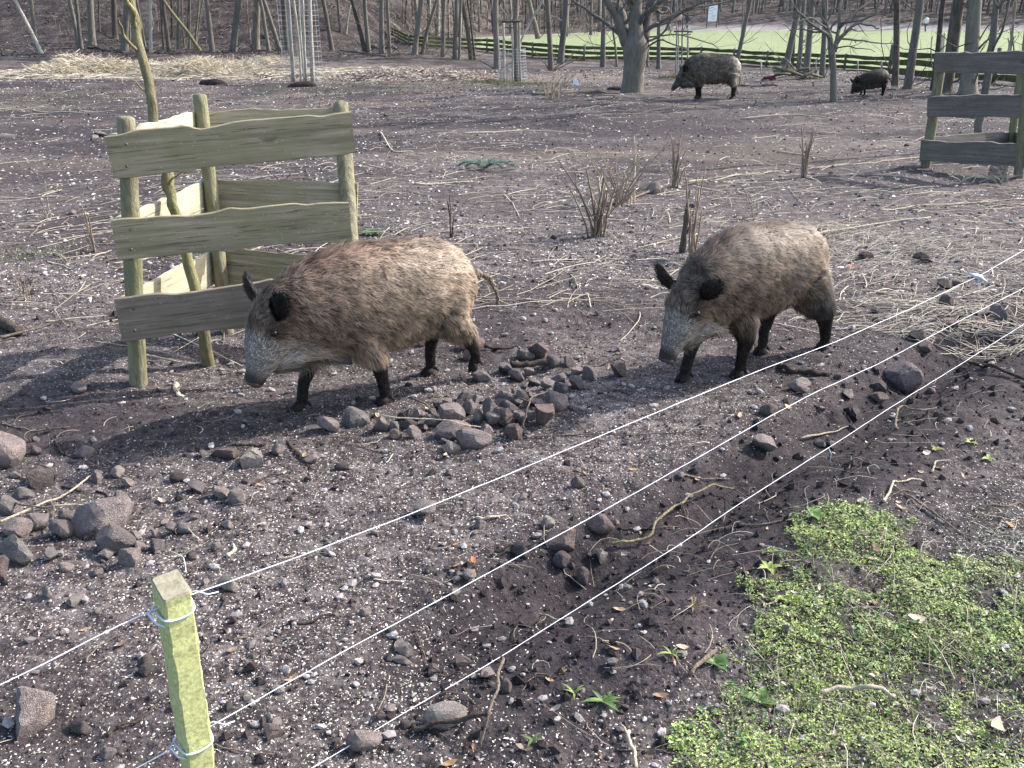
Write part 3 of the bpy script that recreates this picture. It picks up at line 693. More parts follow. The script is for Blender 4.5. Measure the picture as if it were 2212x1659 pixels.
# near guard
FL = at(299, 829); cg = empty('tree_guard', FL, label='triangular timber tree guard of greenish wavy boards beside the tan boar', cat='tree guard', group='timber tree guards')
yF = FL.y-.075
zt = {}; 
FLt = aty(272, 252, FL.y)
FR = Vector((-.79, 4.29, 0)); FR.z = float(G(FR.x, FR.y)); FRt = atz(736, 222, 1.19)
BK = Vector((-1.585, 4.66, 0)); BK.z = float(G(BK.x, BK.y)); BKt = aty(431, 203, 4.74)
round_post(cg, FL, FLt, .040, M['post']); round_post(cg, FR, FRt, .043, M['post']); round_post(cg, BK, BKt, .036, M['post'])
def rb(px, py, y): return aty(px, py, y)
board(cg, rb(229, 290, FL.y-.078), rb(758, 241, 4.22), rb(241, 383, FL.y-.078), rb(767, 335, 4.22), M['board'], 1)
board(cg, rb(241, 475, FL.y-.078), rb(752, 436, 4.22), rb(254, 564, FL.y-.078), rb(760, 518, 4.22), M['board'], 2)
board(cg, rb(250, 648, FL.y-.078), rb(752, 594, 4.22), rb(262, 741, FL.y-.078), rb(758, 672, 4.22), M['boardbrown'], 3)
for (px, py) in ((272, 312), (273, 360), (742, 262), (744, 320), (280, 497), (282, 540), (738, 455), (741, 500), (288, 668), (290, 715)):
    yy = FL.y-.092 if px < 500 else 4.205
    q = aty(px, py, yy); m_ = MB(); V_ = np.array([(math.cos(k)*.0055, -.0, math.sin(k)*.0055) for k in np.arange(8)*math.pi/4]); m_.loft([V_+[0, .012, 0], V_, V_*.6+[0, -.0015, 0]]); o = m_.build('nail', M['barkdark'], cg); o.location = q-cg.location
# left rear (sunlight put into their paler colour) and right rear boards, fixed outside the posts
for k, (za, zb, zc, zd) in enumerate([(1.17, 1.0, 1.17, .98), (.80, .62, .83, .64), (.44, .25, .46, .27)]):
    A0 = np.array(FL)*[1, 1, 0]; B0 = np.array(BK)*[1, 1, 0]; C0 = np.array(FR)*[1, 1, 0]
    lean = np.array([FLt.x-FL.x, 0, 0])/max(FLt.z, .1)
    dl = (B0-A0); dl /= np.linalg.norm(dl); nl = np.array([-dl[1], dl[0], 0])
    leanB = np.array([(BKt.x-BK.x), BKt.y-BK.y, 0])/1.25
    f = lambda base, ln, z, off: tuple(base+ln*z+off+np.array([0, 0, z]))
    board(cg, f(A0-dl*.03, lean, za, nl*.052), f(B0+dl*.05, leanB, zc, nl*.052), f(A0-dl*.03, lean, zb, nl*.052), f(B0+dl*.05, leanB, zd, nl*.052), M['boardsunlit'], 11+k)
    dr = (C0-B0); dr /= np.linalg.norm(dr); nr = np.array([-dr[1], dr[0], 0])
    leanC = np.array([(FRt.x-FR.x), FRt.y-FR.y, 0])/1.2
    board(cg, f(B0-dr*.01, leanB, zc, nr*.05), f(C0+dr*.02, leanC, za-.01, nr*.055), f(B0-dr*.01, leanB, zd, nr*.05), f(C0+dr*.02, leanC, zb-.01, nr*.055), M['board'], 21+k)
# the young tree leaning inside it
sb = at(451, 784); yb = 4.32
sp = [Vector((sb.x, sb.y, sb.z-.04))]+[aty(px, py, y) for px, py, y in ((443, 726, 4.2), (410, 582, 4.24), (385, 480, 4.26), (371, 430, 4.27), (365, 401, 4.28), (348, 320, 4.30), (332, 265, 4.32), (326, 208, 4.33), (302, 118, 4.36), (292, 50, 4.38), (283, 0, 4.4))]
top = sp[-1]; sp += [top+Vector((-.07, .05, .35)), top+Vector((-.10, .15, .9)), top+Vector((-.2, .1, 1.6))]
yt = empty('young_tree', sb, label='young green-barked tree leaning inside the near timber tree guard', cat='tree', group='guarded young trees')
Q = wob(sp, .008, 3, 46); rad = np.interp(np.linspace(0, 1, 46), [0, .05, .3, .36, .4, .7, 1], [.036, .029, .023, .031, .023, .021, .013])
stems_obj('trunk', [(Q, rad)], M['barkgreen'], yt, 14, origin=tuple(sb))
def twigs_from(P0, d, ln, n, seed, r0, droop=0.0, spread=.5):
    R = np.random.default_rng(seed); out = []
    for k in range(n):
        p = np.array(P0, float); dd = np.array(d, float)+R.normal(0, spread, 3); dd /= np.linalg.norm(dd); L_ = ln*R.uniform(.5, 1.2); pts = [p.copy()]
        for i in range(5):
            dd = dd+R.normal(0, .16, 3)+np.array([0, 0, -droop]); dd /= np.linalg.norm(dd); p = p+dd*L_/5; pts.append(p.copy())
        out.append((pts, np.linspace(r0, r0*.25, 6)))
    return out
br = [([sp[9], aty(278, 95, 4.3), aty(262, 60, 4.25), aty(256, 40, 4.2)], [.009, .008, .006, .003]), ([aty(293, 60, 4.38), aty(285, 20, 4.3), aty(262, -15, 4.25), aty(250, -60, 4.2)], [.014, .012, .009, .006]),
      ([aty(364, 398, 4.28), aty(375, 385, 4.1), aty(395, 372, 4.0)], [.007, .005, .002]), ([aty(325, 205, 4.33), aty(300, 185, 4.3), aty(284, 172, 4.25)], [.005, .004, .002]), ([aty(384, 475, 4.26), aty(440, 450, 4.4)], [.004, .002])]
br += twigs_from(sp[-2], (-.2, 0, 1), .8, 9, 4, .008) + twigs_from(sp[-3], (-.2, .1, 1), .7, 5, 5, .008)
stems_obj('crown', [(wob(p, .006, i), np.interp(np.linspace(0, 1, max(6, len(p)*4)), np.linspace(0, 1, len(r)), r)) for i, (p, r) in enumerate(br)], M['barkgreen'], yt, 6, origin=tuple(sb))

# far guard at the right edge
DL = at(1999, 361); cd = empty('tree_guard', DL, label='grey timber tree guard half cut off by the right edge, in shade', cat='tree guard', group='timber tree guards')
y_ = DL.y
DLt = aty(2034, 130, y_)
round_post(cd, DL, DLt, .055, M['post'])
DR = at(2200, 384); DRt = aty(2226, 108, DR.y); round_post(cd, DR, DRt, .05, M['post'])
DB = at(2181, 332); DBt = aty(2210, 120, DB.y); round_post(cd, DB, DBt, .045, M['post'])
yl, yr = y_-.075, DR.y-.07
board(cd, aty(2020, 115, yl), aty(2236, 111, yr), aty(2019, 157, yl), aty(2236, 159, yr), M['board2'], 31, .03)
board(cd, aty(2005, 210, yl), aty(2231, 204, yr), aty(2003, 251, yl), aty(2231, 254, yr), M['board2'], 32, .03)
board(cd, aty(1989, 304, yl), aty(2224, 311, yr), aty(1988, 347, yl), aty(2222, 361, yr), M['board2'], 33, .03)
board(cd, aty(2006, 296, y_+.09), aty(2188, 284, DB.y+.06), aty(2006, 322, y_+.09), aty(2188, 314, DB.y+.06), M['board2'], 34, .03)
board(cd, aty(2195, 286, DB.y), aty(2232, 300, DR.y+.03), aty(2195, 316, DB.y), aty(2232, 332, DR.y+.03), M['board2'], 35, .03)
sb = at(2108, 318); yt = empty('young_tree', sb, label='thin crooked young tree inside the grey timber guard at the right edge', cat='tree', group='guarded young trees')
sp = [sb+Vector((0, 0, -.05))]+[aty(px, py, sb.y) for px, py in ((2112, 280), (2117, 250), (2128, 205), (2133, 165), (2141, 118), (2147, 70), (2152, 20), (2156, -40), (2166, -160), (2170, -300))]
stems_obj('trunk', [(wob(sp, .01, 8, 34), np.linspace(.055, .03, 34))], M['bark'], yt, 10, origin=tuple(sb))
stems_obj('crown', [(wob(p, .02, i, 24), np.interp(np.linspace(0, 1, 24), np.linspace(0, 1, len(r)), r)) for i, (p, r) in enumerate(
    [([aty(2133, 170, sb.y), aty(2150, 155, sb.y), aty(2172, 115, sb.y+.2), aty(2195, 78, sb.y+.3)], [.02, .018, .014, .006]), ([aty(2141, 118, sb.y), aty(2165, 60, sb.y-.3), aty(2180, 0, sb.y-.4), aty(2190, -80, sb.y-.4)], [.018, .015, .01, .008])]
    +twigs_from(sp[-1], (.1, 0, 1), 1.2, 12, 6, .012)+twigs_from(sp[7], (.2, 0, .6), .7, 7, 7, .008))], M['bark'], yt, 5, origin=tuple(sb))

# ------------------------------------------------------------------ electric fence: mossy post and three wires
def fpt(s_, z): return np.array([FP[0]+FD[0]*s_, FP[1]+FD[1]*s_, z])
def fence_hit(px, py):
    d = ray(px, py); A = np.array([[d[0], -FD[0]], [d[1], -FD[1]]]); t, s_ = np.linalg.solve(A, FP); return np.array([d[0]*t, d[1]*t, CAMH+d[2]*t])
rzf = math.atan2(FD[1], FD[0])
def sq_post(base, top, hw, label, ties):
    r = empty('fence_post', base, rzf, label=label, cat='fence post', group='square posts of the wire fence')
    r_inv = Matrix.Rotation(-rzf, 3, 'Z'); up = r_inv @ (Vector(top)-Vector(base)); L = up.z
    m_ = MB(); rings = []
    for i, f in enumerate(np.concatenate([[-.35], np.linspace(0, 1, 26)])):
        j = .0012*np.random.default_rng(i+5).normal(0, 1, 8); c = np.array(up)*f
        sl = .012 if f == 1 else 0
        e_ = .004; h = hw
        pts = [(-h+e_, -h), (h-e_, -h), (h, -h+e_), (h, h-e_), (h-e_, h), (-h+e_, h), (-h, h-e_), (-h, -h+e_)]
        rings.append([(c[0]+x+j[k], c[1]+y_+j[k-1], c[2]+(sl*(y_/h) if sl else 0)) for k, (x, y_) in enumerate(pts)])
    m_.loft(rings, cap=False); m_.build('shaft', M['algae'], r, smooth=False)
    m_ = MB(); last = np.array(rings[-1]); m_.loft([last+np.array([0, 0, .0]), (last-last.mean(0))*.94+last.mean(0)+np.array([0, 0, .004])]); m_.build('end_grain', M['endgrain'], r, smooth=False)
    for zz in ties:
        f = zz/L; c = np.array(up)*f; h = hw+.0028
        loop = [(-h-.006, h*.6, .0), (-h, -h, -.004), (0, -h-.002, -.010), (h, -h, -.004), (h+.005, h*.5, .006), (h*.9, h, .004), (0, h, 0), (-h, h, 0), (-h-.006, h*.6, .0)]
        L1 = [np.array(q)+c for q in loop]
        stems_obj('wire_tie', [(wob(L1, .0006, 4, 40), .0023), ([L1[0], L1[0]+[-.012, -.012, .004], L1[0]+[-.006, -.03, -.012], L1[0]+[.018, -.042, -.03]], .0021), ([L1[4], L1[4]+[.012, -.008, .004], L1[4]+[.03, -.022, -.006], L1[4]+[.052, -.02, -.012]], .0016)], M['tie'], r, 6)
    return r
pb = Vector((-.672, 1.412, float(G(-.672, 1.412)))); pt_ = aty(370, 1266, 1.412)
sq_post(pb, pt_, .0275, 'bright green algae-covered square fence post with blue wire ties', [(aty(370, 1312, 1.41)).z-pb.z, (aty(425, 1597, 1.41)).z-pb.z])
e2 = fpt(5.2, 0); e2[2] = float(G(e2[0], e2[1])); sq_post(Vector(e2), Vector(e2)+Vector((0, 0, .75)), .0275, 'far square fence post beyond the right edge', [.6, .35])
e3 = fpt(-2.2, 0); e3[2] = float(G(e3[0], e3[1])); sq_post(Vector(e3), Vector(e3)+Vector((0, 0, .75)), .0275, 'square fence post past the lower left corner', [.6, .35])
W1 = [fpt(-2.2, .60)]+[fence_hit(*p) for p in ((0, 1483), (150, 1405), (322, 1318))]+[fence_hit(405, 1287)]+[fence_hit(*p) for p in ((640, 1205), (880, 1113), (1090, 1028), (1300, 940), (1500, 857), (1640, 800), (1790, 745), (1950, 675), (2080, 612), (2112, 598), (2212, 540))]+[fpt(5.2, .62)]
W2 = [fpt(-2.2, .30)]+[fence_hit(*p) for p in ((290, 1662), (378, 1616))]+[fence_hit(*p) for p in ((455, 1568), (720, 1420), (1000, 1268), (1320, 1094), (1500, 993), (1640, 912), (1760, 848), (1900, 785), (2060, 700), (2212, 622))]+[fpt(5.2, .35)]
W3 = [fpt(-.4, .02)]+[fence_hit(*p) for p in ((700, 1659), (890, 1532), (1080, 1420), (1270, 1300), (1460, 1182), (1610, 1080), (1790, 967), (1940, 870), (2070, 790), (2212, 700))]+[fpt(5.2, .12)]
for W, lb in ((W1, 'topmost of the three white fence wires, tied to the green post'), (W2, 'middle one of the three white fence wires'), (W3, 'lowest of the three fence wires, running just over the dug earth')):
    P = np.array(W); o = Vector(P[3]); t = np.linspace(0, 1, 160); s_ = np.concatenate([[0], np.cumsum(np.linalg.norm(np.diff(P, axis=0), axis=1))]); s_ /= s_[-1]
    Q = np.stack([np.interp(t, s_, P[:, k]) for k in range(3)], -1)
    for _ in range(3): Q[1:-1] = .25*Q[:-2]+.5*Q[1:-1]+.25*Q[2:]
    Q[1:-1, 2] += .0012*vnoise(t[1:-1]*90, t[1:-1]*0+P[1, 2])
    Q[:, 2] = np.maximum(Q[:, 2], G(Q[:, 0], Q[:, 1])+.014)
    m_ = MB(); m_.tube(Q, .00135*(1+.18*np.sin(np.arange(160)*2.1)), 6)
    if W is not W2:
        c = fence_hit(2110, 598) if W is W1 else fence_hit(1790, 968)
        for k in range(2 if W is W1 else 1): m_.tube([c, c+[.01, -.01, -.02-.01*k], c+[.005+.02*k, -.02, -.06]], .0016, 5)
    ob = m_.build('fence_wire', M['wire'], None, origin=o); ob.location = o
    tag(ob, lb, 'wire', 'wires of the electric fence')
ic = Vector(fence_hit(2111, 597)); m_ = MB(); m_.tube([(-.035, 0, .012), (-.01, 0, .002), (.02, 0, -.008), (.045, 0, -.022)], [.010, .016, .014, .008], 10, flat=.5); m_.box((0, 0, .0), (.016, .020, .007), .3)
ic_o = m_.build('wire_clamp', M['tie'], None); ic_o.location = ic; ic_o.rotation_euler = (0, 0, rzf-.9); tag(ic_o, 'pale blue clamp joining the top fence wire near the right edge', 'wire clamp')
# ------------------------------------------------------------------ trees
def limb(R, p, d, ln, r0, r1, n=6, bend=.12, up=.05):
    pts = [np.array(p, float)]; d = np.array(d, float); d /= np.linalg.norm(d)
    for i in range(n):
        d = d+R.normal(0, bend, 3)+np.array([0, 0, up]); d /= np.linalg.norm(d); pts.append(pts[-1]+d*ln/n)
    return np.array(pts), np.linspace(r0, r1, n+1)
def branch_out(m_, R, P, Rd, n, lvl, f0=.25, ls=.5, sides=4, up=.05):
    for k in range(n):
        f = f0+(1-f0)*R.random(); i = min(int(f*(len(P)-1)), len(P)-2); p = P[i]+(P[i+1]-P[i])*(f*(len(P)-1)-i)
        ax = P[i+1]-P[i]; ax /= np.linalg.norm(ax); q = R.normal(0, 1, 3); q -= (q@ax)*ax; q /= np.linalg.norm(q)
        L_ = np.linalg.norm(P[-1]-P[0])*ls*R.uniform(.5, 1.1); r = Rd[i]*.5
        PP, RR = limb(R, p, ax*.6+q*R.uniform(.5, 1.1), L_, r, r*.2, 5, .16, up); m_.tube(PP, RR, sides, cap=False)
        if lvl > 0: branch_out(m_, R, PP, RR, max(2, n-2), lvl-1, .2, .55, 3, up)
def tree(bx, by, tx, wpx, mat='bark', label='', group=None, seed=0, ty=0, bend=0., h=None, lowbranch=0, name='bare_tree', flare=1.3, nb=8):
    B = at(bx, by); D = dist(B); r = wpx*D/F/2; T = aty(tx, ty, B.y); Rr = np.random.default_rng(seed+100)
    up = (T-B); up *= (h or 9.5)/max(up.z, .3) if (h or 9.5) > up.z else 1
    n = 14; f = np.linspace(0, 1, n); P = np.array(B)[None]+np.array(up)[None]*f[:, None]
    if up.length > 1: P[:, 0] += bend*np.sin(f*3.1)*.6+Rr.normal(0, .02, n)*np.sqrt(f)*1.5; P[:, 1] += Rr.normal(0, .03, n)*f
    P[0, 2] -= .15; rad = r*(1-.62*f); rad[0] *= flare*1.15; rad = rad
    P = np.insert(P, 1, P[0]+(P[1]-P[0])*.12, 0); P = np.insert(P, 2, P[0]+(P[2]-P[0])*.35, 0); rad = np.insert(rad, 1, r*flare); rad = np.insert(rad, 2, r*(1+(flare-1)*.35))
    root = empty(name, B, label=label, cat='tree', group=group)
    m_ = MB(); m_.tube(P-np.array(B), rad, 12); m_.build('trunk', M[mat], root)
    m_ = MB()
    for k in range(nb):
        f_ = Rr.uniform(.42, 1); i = min(int(f_*(len(P)-1)), len(P)-2); az = Rr.uniform(0, 6.28)
        PP, RR = limb(Rr, P[i]-np.array(B), (math.cos(az), math.sin(az), Rr.uniform(.4, 1.2)), up.length*.3*Rr.uniform(.6, 1.1), rad[i]*.55, rad[i]*.08, 6, .12); m_.tube(PP, RR, 5, cap=False)
        branch_out(m_, Rr, PP, RR, 4, 0, sides=3)
    for k in range(lowbranch):
        f_ = Rr.uniform(.06, .3); i = min(int(f_*(len(P)-1)), len(P)-2); az = Rr.uniform(0, 6.28)
        PP, RR = limb(Rr, P[i]-np.array(B), (math.cos(az), math.sin(az)*.6, Rr.uniform(.2, 1)), Rr.uniform(.6, 1.6), max(.012, rad[i]*.16), .005, 6, .18); m_.tube(PP, RR, 4, cap=False)
        branch_out(m_, Rr, PP, RR, 3, 0, sides=3)
    if m_.n: m_.build('crown', M[mat], root)
    return root
K4, K6 = .3472, .3634
def c4(x): return x*K4
def c5(x): return 725.4+x*K4
def c6(x): return 1408+x*K6
GL, GM, GR = 'bare trees behind the straw heaps', 'bare trees before the rail fence', 'bare trees right of the pollard tree'
TL = [ # left, crop 4
 (265,335,92,22,'barkpale','pale slanting tree, leftmost, leaning far to the left',0,3),(236,332,190,26,'bark','slim brown upright tree crossing the pale slanting one at the left',0,2),(492,300,428,26,'bark','left stem of the forked pair standing behind the straw heap',.1,2),(505,302,478,24,'bark','right stem of the forked pair standing behind the straw heap',-.1,2),
 (572,283,560,44,'bark','thick grey tree just left of the leaning green-barked young tree',0,1),(616,196,612,14,'barkdark','thin dark sapling up on the slope behind the forked pair',0,1),(716,246,702,34,'barkdark','dark trunk partly hidden by brown hanging twigs on the slope',.1,2),(772,312,792,44,'bark','broad grey trunk directly behind the leaning young tree',0,3),
 (805,300,805,14,'bark','slim stem just right of the broad grey trunk behind the young tree',0,1),(936,326,935,20,'barkpale','pale straight slim trunk behind the straw, right of the leaning young tree',0,1),(905,290,850,12,'bark','thin stem between the young tree and the pale slim trunk',0,2),(1018,312,998,14,'barkdark','thin dark stem right of the pale slim trunk',0,1),
 (1052,322,1012,24,'barkdark','leaning dark stump-like stem beside the thin dark one',0,1),(1070,232,1068,15,'barkdark','dark slim trunk higher up the slope, above the leaning dark stem',0,1),(1105,306,1112,17,'bark','upright slim trunk before the slanting green log-like tree',0,2),(1148,300,1130,9,'bark','very thin stem left of the slanting green tree',0,1),(1176,300,1182,12,'bark','thin upright stem crossed by the slanting green tree',0,2),
 (1252,312,1012,22,'barkgreen','long green tree slanting steeply down to the right behind the straw',0,1),(1208,302,1236,15,'bark','dark slim stem just behind the foot of the slanting green tree',.1,2),(1215,295,1262,10,'bark','thin forked stem rising from the foot of the slanting green tree',0,1),(1320,320,1286,31,'bark','light grey tree with a slight left lean, right of the slanting green one',0,1),
 (1446,322,1484,42,'bark','stout brown-grey tree leaning right, second stout one left of the pale stakes',.05,1),(1590,306,1600,46,'bark','stout dark-barked upright tree left of the paired leaning stems',0,2),(1674,316,1612,25,'bark','left stem of the pair that leans left beside the pale stakes',.12,1),(1742,310,1638,28,'bark','right stem of the pair that leans left beside the pale stakes',.1,1),(1784,312,1764,36,'barkdark','dark upright tree immediately left of the pale stakes',0,0),
 (2068,310,2010,28,'barkdark','dark tree leaning left, just right of the mesh guard with pale stakes',-.05,1),(2122,202,2100,18,'bark','slim trunk high on the slope right of the mesh guard',0,2),(2148,208,2186,14,'barkpale','pale slim stem leaning right high on the slope',0,1),(1290,180,1292,9,'bark','very thin stem high on the slope, above the straw',0,1),(1160,230,1178,10,'barkdark','thin dark stem high on the slope, above the straw',0,1),(1470,150,1476,12,'barkdark','small dark trunk far up the slope behind the stout trees',0,1),(1540,140,1536,10,'barkdark','second small dark trunk far up the slope behind the stout trees',0,1)]
for i, (bx, by, tx, w_, mt, lb, bd, lo) in enumerate(TL): tree(c4(bx), c4(by), c4(tx), w_*K4, mt, lb, GL, i, bend=bd, lowbranch=lo+1, nb=10)
TM = [(186,325,98,26,'barkdark','left-leaning dark half of the crossed pair left of the sloping fence',0,1),(206,325,178,27,'bark','grey upright half of the crossed pair left of the sloping fence',0,1),(286,332,284,31,'bark','straight stout tree just left of the sloping fence end',0,1),(336,332,318,22,'bark','slimmer tree touching the upper end of the sloping fence',0,1),
 (418,150,418,10,'bark','thin far stem behind the sloping fence',0,1),(432,150,440,9,'barkdark','thin dark far stem behind the sloping fence, right one',0,1),(486,338,532,34,'bark','stout tree leaning right at the foot of the sloping fence',.05,2),(530,338,622,22,'bark','slim tree leaning strongly right out of the same foot',.05,2),
 (664,356,676,26,'bark','lone upright tree before the first rails of the level fence',0,1),(738,368,752,27,'bark','upright rough tree, left one of the close trio before the rails',0,1),(766,372,780,17,'bark','slim middle stem of the close trio before the rails',0,1),(846,372,786,27,'barkdark','left-leaning stem of the close trio before the rails',0,2),(868,372,822,12,'barkdark','thin dark stem leaning left beside the close trio',0,1),
 (1004,428,984,38,'bark','stout grey tree immediately left of the mesh guard with the crossbar',.04,3),(1262,241,1204,30,'bark','leaning tree on the far side of the fence, right of the crossbar guard',-.1,1),(1340,442,1314,32,'barkdark','dark upright tree right of the crossbar guard',.03,3),(1394,402,1432,40,'bark','grey tree leaning right, next to the dark upright one',.06,3),
 (1440,228,1442,12,'bark','thin stem on the meadow edge beyond the fence',0,1),(1586,218,1592,18,'bark','slim tree on the meadow beside the far path',0,2),(1662,420,1664,32,'bark','upright tree left of the big pollard tree',0,2),(1752,420,1702,14,'bark','thin pale-footed stem leaning left against the big pollard tree',0,2),(1940,415,1945,16,'bark','thin stem right behind the big pollard tree',0,1),(2010,430,2006,25,'bark','upright slim tree left of the staked sapling guard',0,2)]
for i, (bx, by, tx, w_, mt, lb, bd, lo) in enumerate(TM): tree(c5(bx), by*K4, c5(tx), w_*K4, mt, lb, GM, 50+i, bend=bd, lowbranch=lo+2, nb=10)
TR = [(497,392,586,26,'bark','tree leaning right directly behind the dark boar with the pale rump',.05,3),(522,380,545,8,'bark','thin stem beside the leaning tree behind the pale-rumped boar',0,1),(790,408,882,38,'bark','stout grey tree leaning right, left of the close cluster by the brush pile',.04,2),(838,400,852,19,'barkdark','slim dark stem inside the cluster by the brush pile',0,2),(872,422,900,28,'bark','middle leaning stem of the cluster by the brush pile',.05,4),(915,456,952,38,'bark','nearest stout trunk of the cluster by the brush pile',.04,4),
 (1014,462,1030,31,'bark','upright trunk between the cluster and the spreading small tree',0,3),(1450,516,1456,38,'barkdark','dark upright trunk right of the smallest boar',0,4),(1524,526,1590,48,'bark','mossy trunk leaning right beside the smallest boar',.04,3),(1742,552,1826,74,'barkdark','very thick dark trunk leaning right behind the grey timber guard',.05,3),(1882,562,1922,84,'bark','very thick flared trunk rising behind the grey timber guard',.0,3),(1672,535,1740,30,'barkdark','dark stem just left of the post of the grey timber guard',0,1),
 (2120,420,2165,16,'bark','slim slanting stem above the grey timber guard',0,2),(2200,400,2240,20,'bark','slim tree at the right edge above the grey timber guard',0,2)]
for i, (bx, by, tx, w_, mt, lb, bd, lo) in enumerate(TR): tree(c6(bx), by*K6, c6(tx), w_*K6, mt, lb, GR, 90+i, bend=bd, lowbranch=lo+2, nb=10, flare=1.5 if w_ == 84 else 1.25)
# big pollard tree
def limbs_tree(base_px, specs, label, seed, fine, r_tw=.012, cat_name='spreading_tree', trunk=None, mat='bark', bpow=1.0):
    B = at(*base_px); root = empty(cat_name, B, label=label, cat='tree'); R = np.random.default_rng(seed)
    D = dist(B); m_ = MB(); P = [aty(px, py, B.y) for px, py, w_ in trunk]; P[0] = Vector((B.x, B.y, B.z-.2)); rad = [w_*D/F/2 for _, _, w_ in trunk]
    Pn = wob(P, .01, seed, 26); m_.tube(Pn-np.array(B), np.interp(np.linspace(0, 1, 26), np.linspace(0, 1, len(rad)), rad), 20)
    m_.build('trunk', M[mat], root)
    for j, (pts, w0, w1, dy) in enumerate(specs):
        m_ = MB()
        P = [aty(px, py, B.y+dy*i/(len(pts)-1)) for i, (px, py) in enumerate(pts)]; Pn = wob(P, .02, seed+j, 18)-np.array(B)
        rd = np.linspace(w0, w1, 18)*D/F/2; m_.tube(Pn, rd, 9)
        branch_out(m_, R, Pn, rd, fine, 1, .2, .42*bpow, 4, up=.03)
        m_.build('limb', M[mat], root)
    return root
limbs_tree((1365, 200), [([(1352, 95), (1338, 50), (1315, 10), (1290, -30), (1270, -90)], 22, 8, -.5), ([(1345, 78), (1310, 52), (1276, 25), (1240, 2), (1200, -25)], 9, 3, .5), ([(1358, 88), (1345, 40), (1338, 0), (1330, -80)], 20, 9, .8),
    ([(1372, 80), (1372, 40), (1374, 0), (1376, -90), (1378, -200)], 30, 12, 0), ([(1388, 85), (1398, 45), (1410, 5), (1425, -50), (1440, -120)], 24, 9, .4), ([(1392, 70), (1430, 45), (1475, 24), (1520, 4), (1560, -12)], 9, 2.5, -1.0), ([(1392, 60), (1440, 48), (1490, 18), (1560, 6), (1620, -15)], 8, 2.5, .8),
    ([(1397, 90), (1420, 80), (1440, 66), (1455, 35), (1440, 14), (1415, 12)], 5, 2, -1.4), ([(1395, 100), (1425, 84), (1450, 92), (1475, 100), (1490, 112)], 4.5, 1.5, -1.5), ([(1350, 70), (1320, 58), (1285, 62), (1262, 72)], 5, 1.5, -.6), ([(1375, 60), (1392, 30), (1440, -10), (1500, -40)], 12, 4, -.5),
    ([(1402, 80), (1470, 72), (1530, 92), (1560, 108)], 3.5, 1.2, -1.2)], 'big grey pollard tree with many limbs fanning from a short stout trunk', 11, 4,
    trunk=[(1364, 205, 58), (1365, 195, 50), (1367, 170, 45), (1370, 140, 45), (1372, 115, 52), (1372, 90, 54), (1373, 72, 36), (1374, 50, 26), (1374, 20, 20)], cat_name='pollard_tree')
limbs_tree((1801, 220), [([(1796, 110), (1790, 75), (1783, 40), (1778, 0), (1770, -60)], 13, 5, .2), ([(1800, 112), (1812, 85), (1832, 62), (1850, 50), (1880, 55), (1900, 62)], 10, 2.5, -.4), ([(1803, 112), (1812, 70), (1812, 30), (1818, -10), (1822, -50)], 10, 4, .5),
    ([(1792, 82), (1770, 62), (1745, 48), (1720, 20), (1700, -10)], 7, 2, -.4), ([(1790, 70), (1760, 70), (1735, 62), (1705, 66)], 5, 1.5, .3), ([(1812, 82), (1850, 84), (1890, 95), (1930, 92)], 5, 1.5, .2), ([(1812, 60), (1845, 25), (1880, 5), (1910, -20)], 7, 2, .5), ([(1785, 50), (1760, 20), (1750, -20)], 6, 2, .3),
    ([(1802, 105), (1830, 100), (1862, 104), (1890, 112)], 3.5, 1.2, -.5), ([(1785, 60), (1750, 38), (1720, 45), (1690, 40)], 4, 1.2, -.6), ([(1815, 50), (1850, 45), (1890, 30), (1930, 35)], 5, 1.3, -.6)], 'small spreading bare tree right of the clearing with a tangled low crown', 12, 5,
    trunk=[(1801, 224, 18), (1801, 212, 15), (1801, 190, 14), (1800, 160, 13), (1798, 135, 14), (1797, 108, 15), (1798, 95, 11)], bpow=1.25)
# ------------------------------------------------------------------ young trees in mesh guards with stakes
def wire_cage(parent, B, r, h, nx, nz, wr, flare=0):
    m_ = MB(); a_ = np.arange(nx)*2*np.pi/nx
    for q in a_: m_.tube([(math.cos(q)*r, math.sin(q)*r, 0), (math.cos(q)*(r-flare), math.sin(q)*(r-flare), h)], wr, 3, cap=False)
    t = np.linspace(0, 2*np.pi, 17)
    for k in range(nz):
        z = h*(k+.5)/nz; rr2 = r-flare*z/h; m_.tube(np.stack([np.cos(t)*rr2, np.sin(t)*rr2, 0*t+z], -1), wr, 3, cap=False)
    o = m_.build('wire_mesh', M['metalgrey'], parent); o['kind'] = 'stuff'; return o
def px_tube(parent, pts, w_, y, mat, name, label=None, D=None):
    P = [aty(px, py, y) for px, py in pts]; B = parent.location; m_ = MB(); Dd = D or dist(P[0]); Q = wob(P, .006, pts[0][0], 12)
    m_.tube(Q-np.array(B), w_*Dd/F/2, 8); o = m_.build(name, mat, parent)
    if label: o['label'] = label
    return o
B = at(657, 180); g = empty('mesh_tree_guard', B, label='mesh guard of tall pale stakes and fine wire standing at the end of the straw', cat='tree guard', group='stake and wire-mesh tree guards')
for pts, w_, dy in (([(634, 178), (628, 90), (622, 0), (618, -60)], 8.5, .25), ([(676, 182), (672, 90), (668, 0), (666, -60)], 9.5, -.25), ([(650, 176), (646, 90), (634, 0), (630, -60)], 4.5, .5), ([(657, 180), (651, 90), (645, 0), (642, -60)], 4, .3)): px_tube(g, pts, w_, B.y+dy, M['barkpale'], 'stake')
wire_cage(g, B, .44, 1.9, 16, 18, .003)
yt = empty('young_tree', B+Vector((.05, .0, 0)), label='slender pale young tree inside the guard of tall pale stakes', cat='tree', group='guarded young trees')
px_tube(yt, [(661, 180), (657, 90), (655, 40), (653, 0), (650, -120), (648, -200)], 6, B.y, M['barkpale'], 'trunk')
